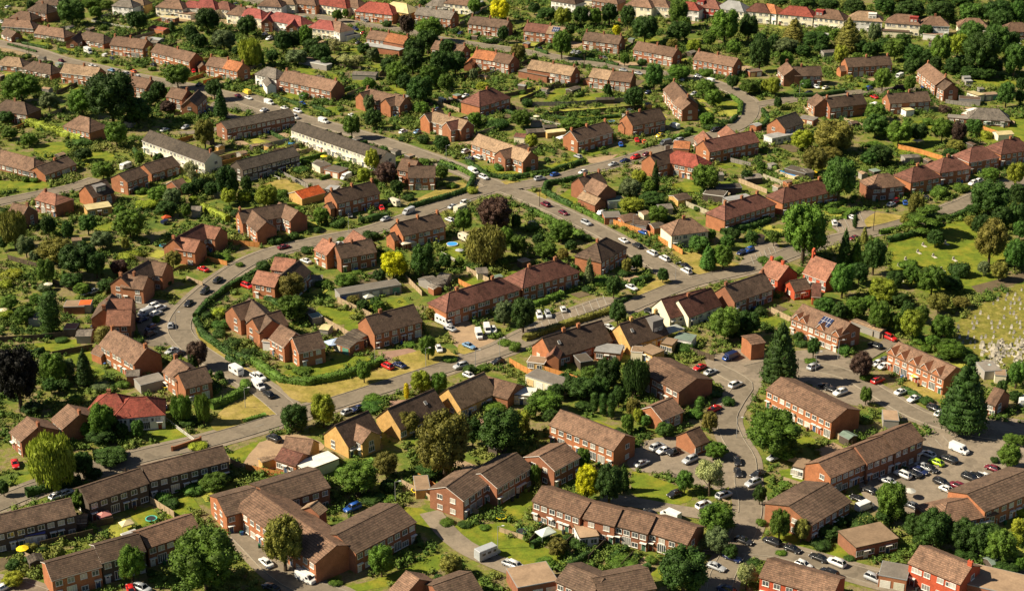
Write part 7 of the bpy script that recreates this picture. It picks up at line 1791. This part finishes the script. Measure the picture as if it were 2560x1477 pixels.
# ------------------------------------------------------------------ garden plots behind the houses: a lawn each and fences between
rp = random.Random(31); nf = 0; newfeet = []
def clear(x, y): return (int(x//1), int(y//1)) not in occ
for cx, cy, a, hl, hw in list(FOOT):
    if hl < 4.5 or cy > 900 or cy < 270: continue
    ca, sa = math.cos(a), math.sin(a)
    def W(u, v): return Vector((cx+u*ca-v*sa, cy+u*sa+v*ca, 0))
    sides = [s for s in (-1, 1) if all(clear(*W(u, s*(hw+3.0+t)).xy) for u in (-hl*.5, hl*.5) for t in (0, 3, 6))]
    for s in sides:
        n = max(1, round(2*hl/rp.choice([6.3, 8.5]))); U = 2*hl/n
        for i in range(n+1):
            u = -hl+U*i; ln = 0
            while ln < rp.uniform(12, 19) and clear(*W(u, s*(hw+1.6+ln+1)).xy): ln += 1
            if ln >= 6 and rp.random() < .8 and nf < 175:
                p0 = W(u, s*(hw+1.2)); p1 = W(u+rp.uniform(-.8, .8), s*(hw+1.2+ln))
                if rp.random() < .25: build_hedge([p0, p1], rp.choice('gdd'), .9, 1.5)
                else: build_fence([p0, p1], rp.choice('dddgppo'), rp.uniform(1.5, 1.9))
                nf += 1
            if i < n and ln >= 9 and rp.random() < .3:
                B = Block(); B.kind = 'g' if rp.random() < .7 else 'f'; B.opt = {'K': 'shed', 'x': ''}; B.w = rp.uniform(2.2, 3.2); B.e = rp.uniform(1.9, 2.3); B.p = 18
                B.rh = B.e+math.tan(R(18))*B.w/2; B.c = W(u+U*rp.uniform(.35, .65), s*(hw+ln-.6)); B.ang = a+(R(90) if rp.random() < .5 else 0); B.L = rp.uniform(2.6, 4.0); B.x0 = -B.L/2; B.x1 = B.L/2
                B.roof = rp.choice('ggksldle'); B.wall = rp.choice('gkkoyg'); ln -= 3
                build_house([B], rng=rp); newfeet.append((B.c.x, B.c.y, B.ang, B.L/2, B.w/2))
            if i < n and ln >= 5 and rp.random() < .72:
                v0 = hw+rp.uniform(2.0, 4.0); v1 = v0+rp.uniform(4, max(5, ln-3)); q = [W(u+.9, s*v0), W(u+U-.9, s*v0), W(u+U-.9, s*v1), W(u+.9, s*v1)]
                if all(clear(*p.xy) for p in q):
                    if s < 0: q = q[::-1]
                    mb = MB(); z = .075+.0007*(nf % 30); mb.face([(p.x+rp.uniform(-.4, .4), p.y+rp.uniform(-.4, .4), z) for p in q]); mt = rp.choice(['lawn_green', 'lawn_green', 'lawn_green', 'lawn_yellow', 'paving', 'soil'])
                    structure({'paving': 'patio', 'soil': 'vegetable_bed'}.get(mt, 'lawn'), mb, mt)
                    c = sum(q, Vector())/4
                    for i2 in range(int(v0), int(v1)+1):
                        for j2 in range(1, int(U)): p = W(u+j2, s*i2); occ[(int(p.x//1), int(p.y//1))] = 1
for cx, cy, a, hl, hw in newfeet:
    for i in np.arange(-hl-.4, hl+.5, .5):
        for j in np.arange(-hw-.4, hw+.5, .5): occ[(int((cx+i*math.cos(a)-j*math.sin(a))//1), int((cy+i*math.sin(a)+j*math.cos(a))//1))] = 1
iv, jf = ico(0) if False else ICO
Vs = []; Fs = []; Qs = []; k = 0
lo = ico(0); lv, lf = np.array(lo[0]), np.array(lo[1])
field = rs.rand(200, 200)
def fld(x, y):
    u, v = (x+420)/9.0, y/9.0; i, j = int(u) % 199, int(v) % 199; a, b = u-int(u), v-int(v)
    return field[i, j]*(1-a)*(1-b)+field[i+1, j]*a*(1-b)+field[i, j+1]*(1-a)*b+field[i+1, j+1]*a*b
for _ in range(60000):
    y = rs.uniform(275, 980); x = rs.uniform(-.37, .37)*y
    if (int(x//1), int(y//1)) in occ: continue
    d = fld(x, y)
    far = min(1, max(0, (y-430)/350))
    if d < .42-.14*far and rs.rand() < .9: continue
    r = rs.uniform(.45, 1.45)*(.6+.85*d)*(1+.5*far); h = r*rs.uniform(.55, 1.1)
    v = lv*(.8+.22*rs.normal(size=(12, 1)))*np.array([r, r, h])*.62+np.array([x, y, h*.4]); Vs.append(v); Fs.append(lf+k); k += 12
    m_ = int(26*r+8); dd = rs.normal(size=(m_, 3)); dd[:, 2] = np.abs(dd[:, 2]); dd /= np.linalg.norm(dd, axis=1)[:, None]
    P_ = dd*np.array([r, r, h])*(.55+.6*rs.random((m_, 1)))+np.array([x, y, h*.4]); N_ = dd+.7*rs.normal(size=(m_, 3)); N_ /= np.linalg.norm(N_, axis=1)[:, None]; Qs.append(leaf_quads(P_, N_, .2, rs))
Q = np.concatenate(Qs); o = link('undergrowth', raw_mesh('undergrowth', np.concatenate(Vs+[Q]), np.arange(len(Q)).reshape(-1, 4)+k, np.concatenate(Fs), 'undergrowth_leaves'))
o['kind'] = 'stuff'; o['label'] = 'low tangled shrubs and plants filling the gardens between the lawns'; o['category'] = 'undergrowth'
print('undergrowth quads', len(Q)//4, 'graves', cnt, 'bins', bi)

# ------------------------------------------------------------------ labels: look, then place by a landmark, then order
LM = []
for ln in LANDMARKS.strip().split('\n'):
    x, y, *w = ln.split(); LM.append((float(x)*2560/2524, float(y)*2560/2524, ' '.join(w)))
bins = {}
for rec in THINGS:
    o, x, y, desc, lab = rec
    if lab: o['label'] = lab; continue
    if o['category'] in ('tree', 'shrub'): y -= 25
    best = min(LM, key=lambda L: math.hypot(L[0]-x, (L[1]-y)*1.5)); dx, dy = x-best[0], (y-best[1])*1.5
    rel = ('left of' if dx < 0 else 'right of') if abs(dx) > abs(dy) else ('beyond' if dy < 0 else 'in front of')
    bins.setdefault((desc, rel, best[2]), []).append((x, y, o))
ORD = ['', 'second', 'third', 'fourth', 'fifth', 'sixth', 'seventh', 'eighth', 'ninth', 'tenth', 'eleventh', 'twelfth', 'thirteenth', 'fourteenth']
dd = {}
for (desc, rel, lm), L in bins.items():
    L.sort(key=lambda q: q[0]); n = len(L)
    for i, (x, y, o) in enumerate(L):
        if n == 1: s = '%s %s %s' % (desc, rel, lm)
        elif i == 0: s = 'leftmost %s %s %s' % (desc, rel, lm)
        elif i == n-1: s = 'rightmost %s %s %s' % (desc, rel, lm)
        else: s = '%s %s %s, %s from the left' % (desc, rel, lm, ORD[min(i, 13)])
        w = s.split()
        if len(w) > 16: s = s.replace(' roofed', '').replace('semi-detached pair', 'pair')
        o['label'] = s
print('things', len(THINGS), 'objects', len(bpy.data.objects), 'trees', sum(1 for t in THINGS if t[0]['category'] == 'tree'), 'bushes', sum(1 for t in THINGS if t[0]['category'] == 'bush'), 'houses', len(FOOT))
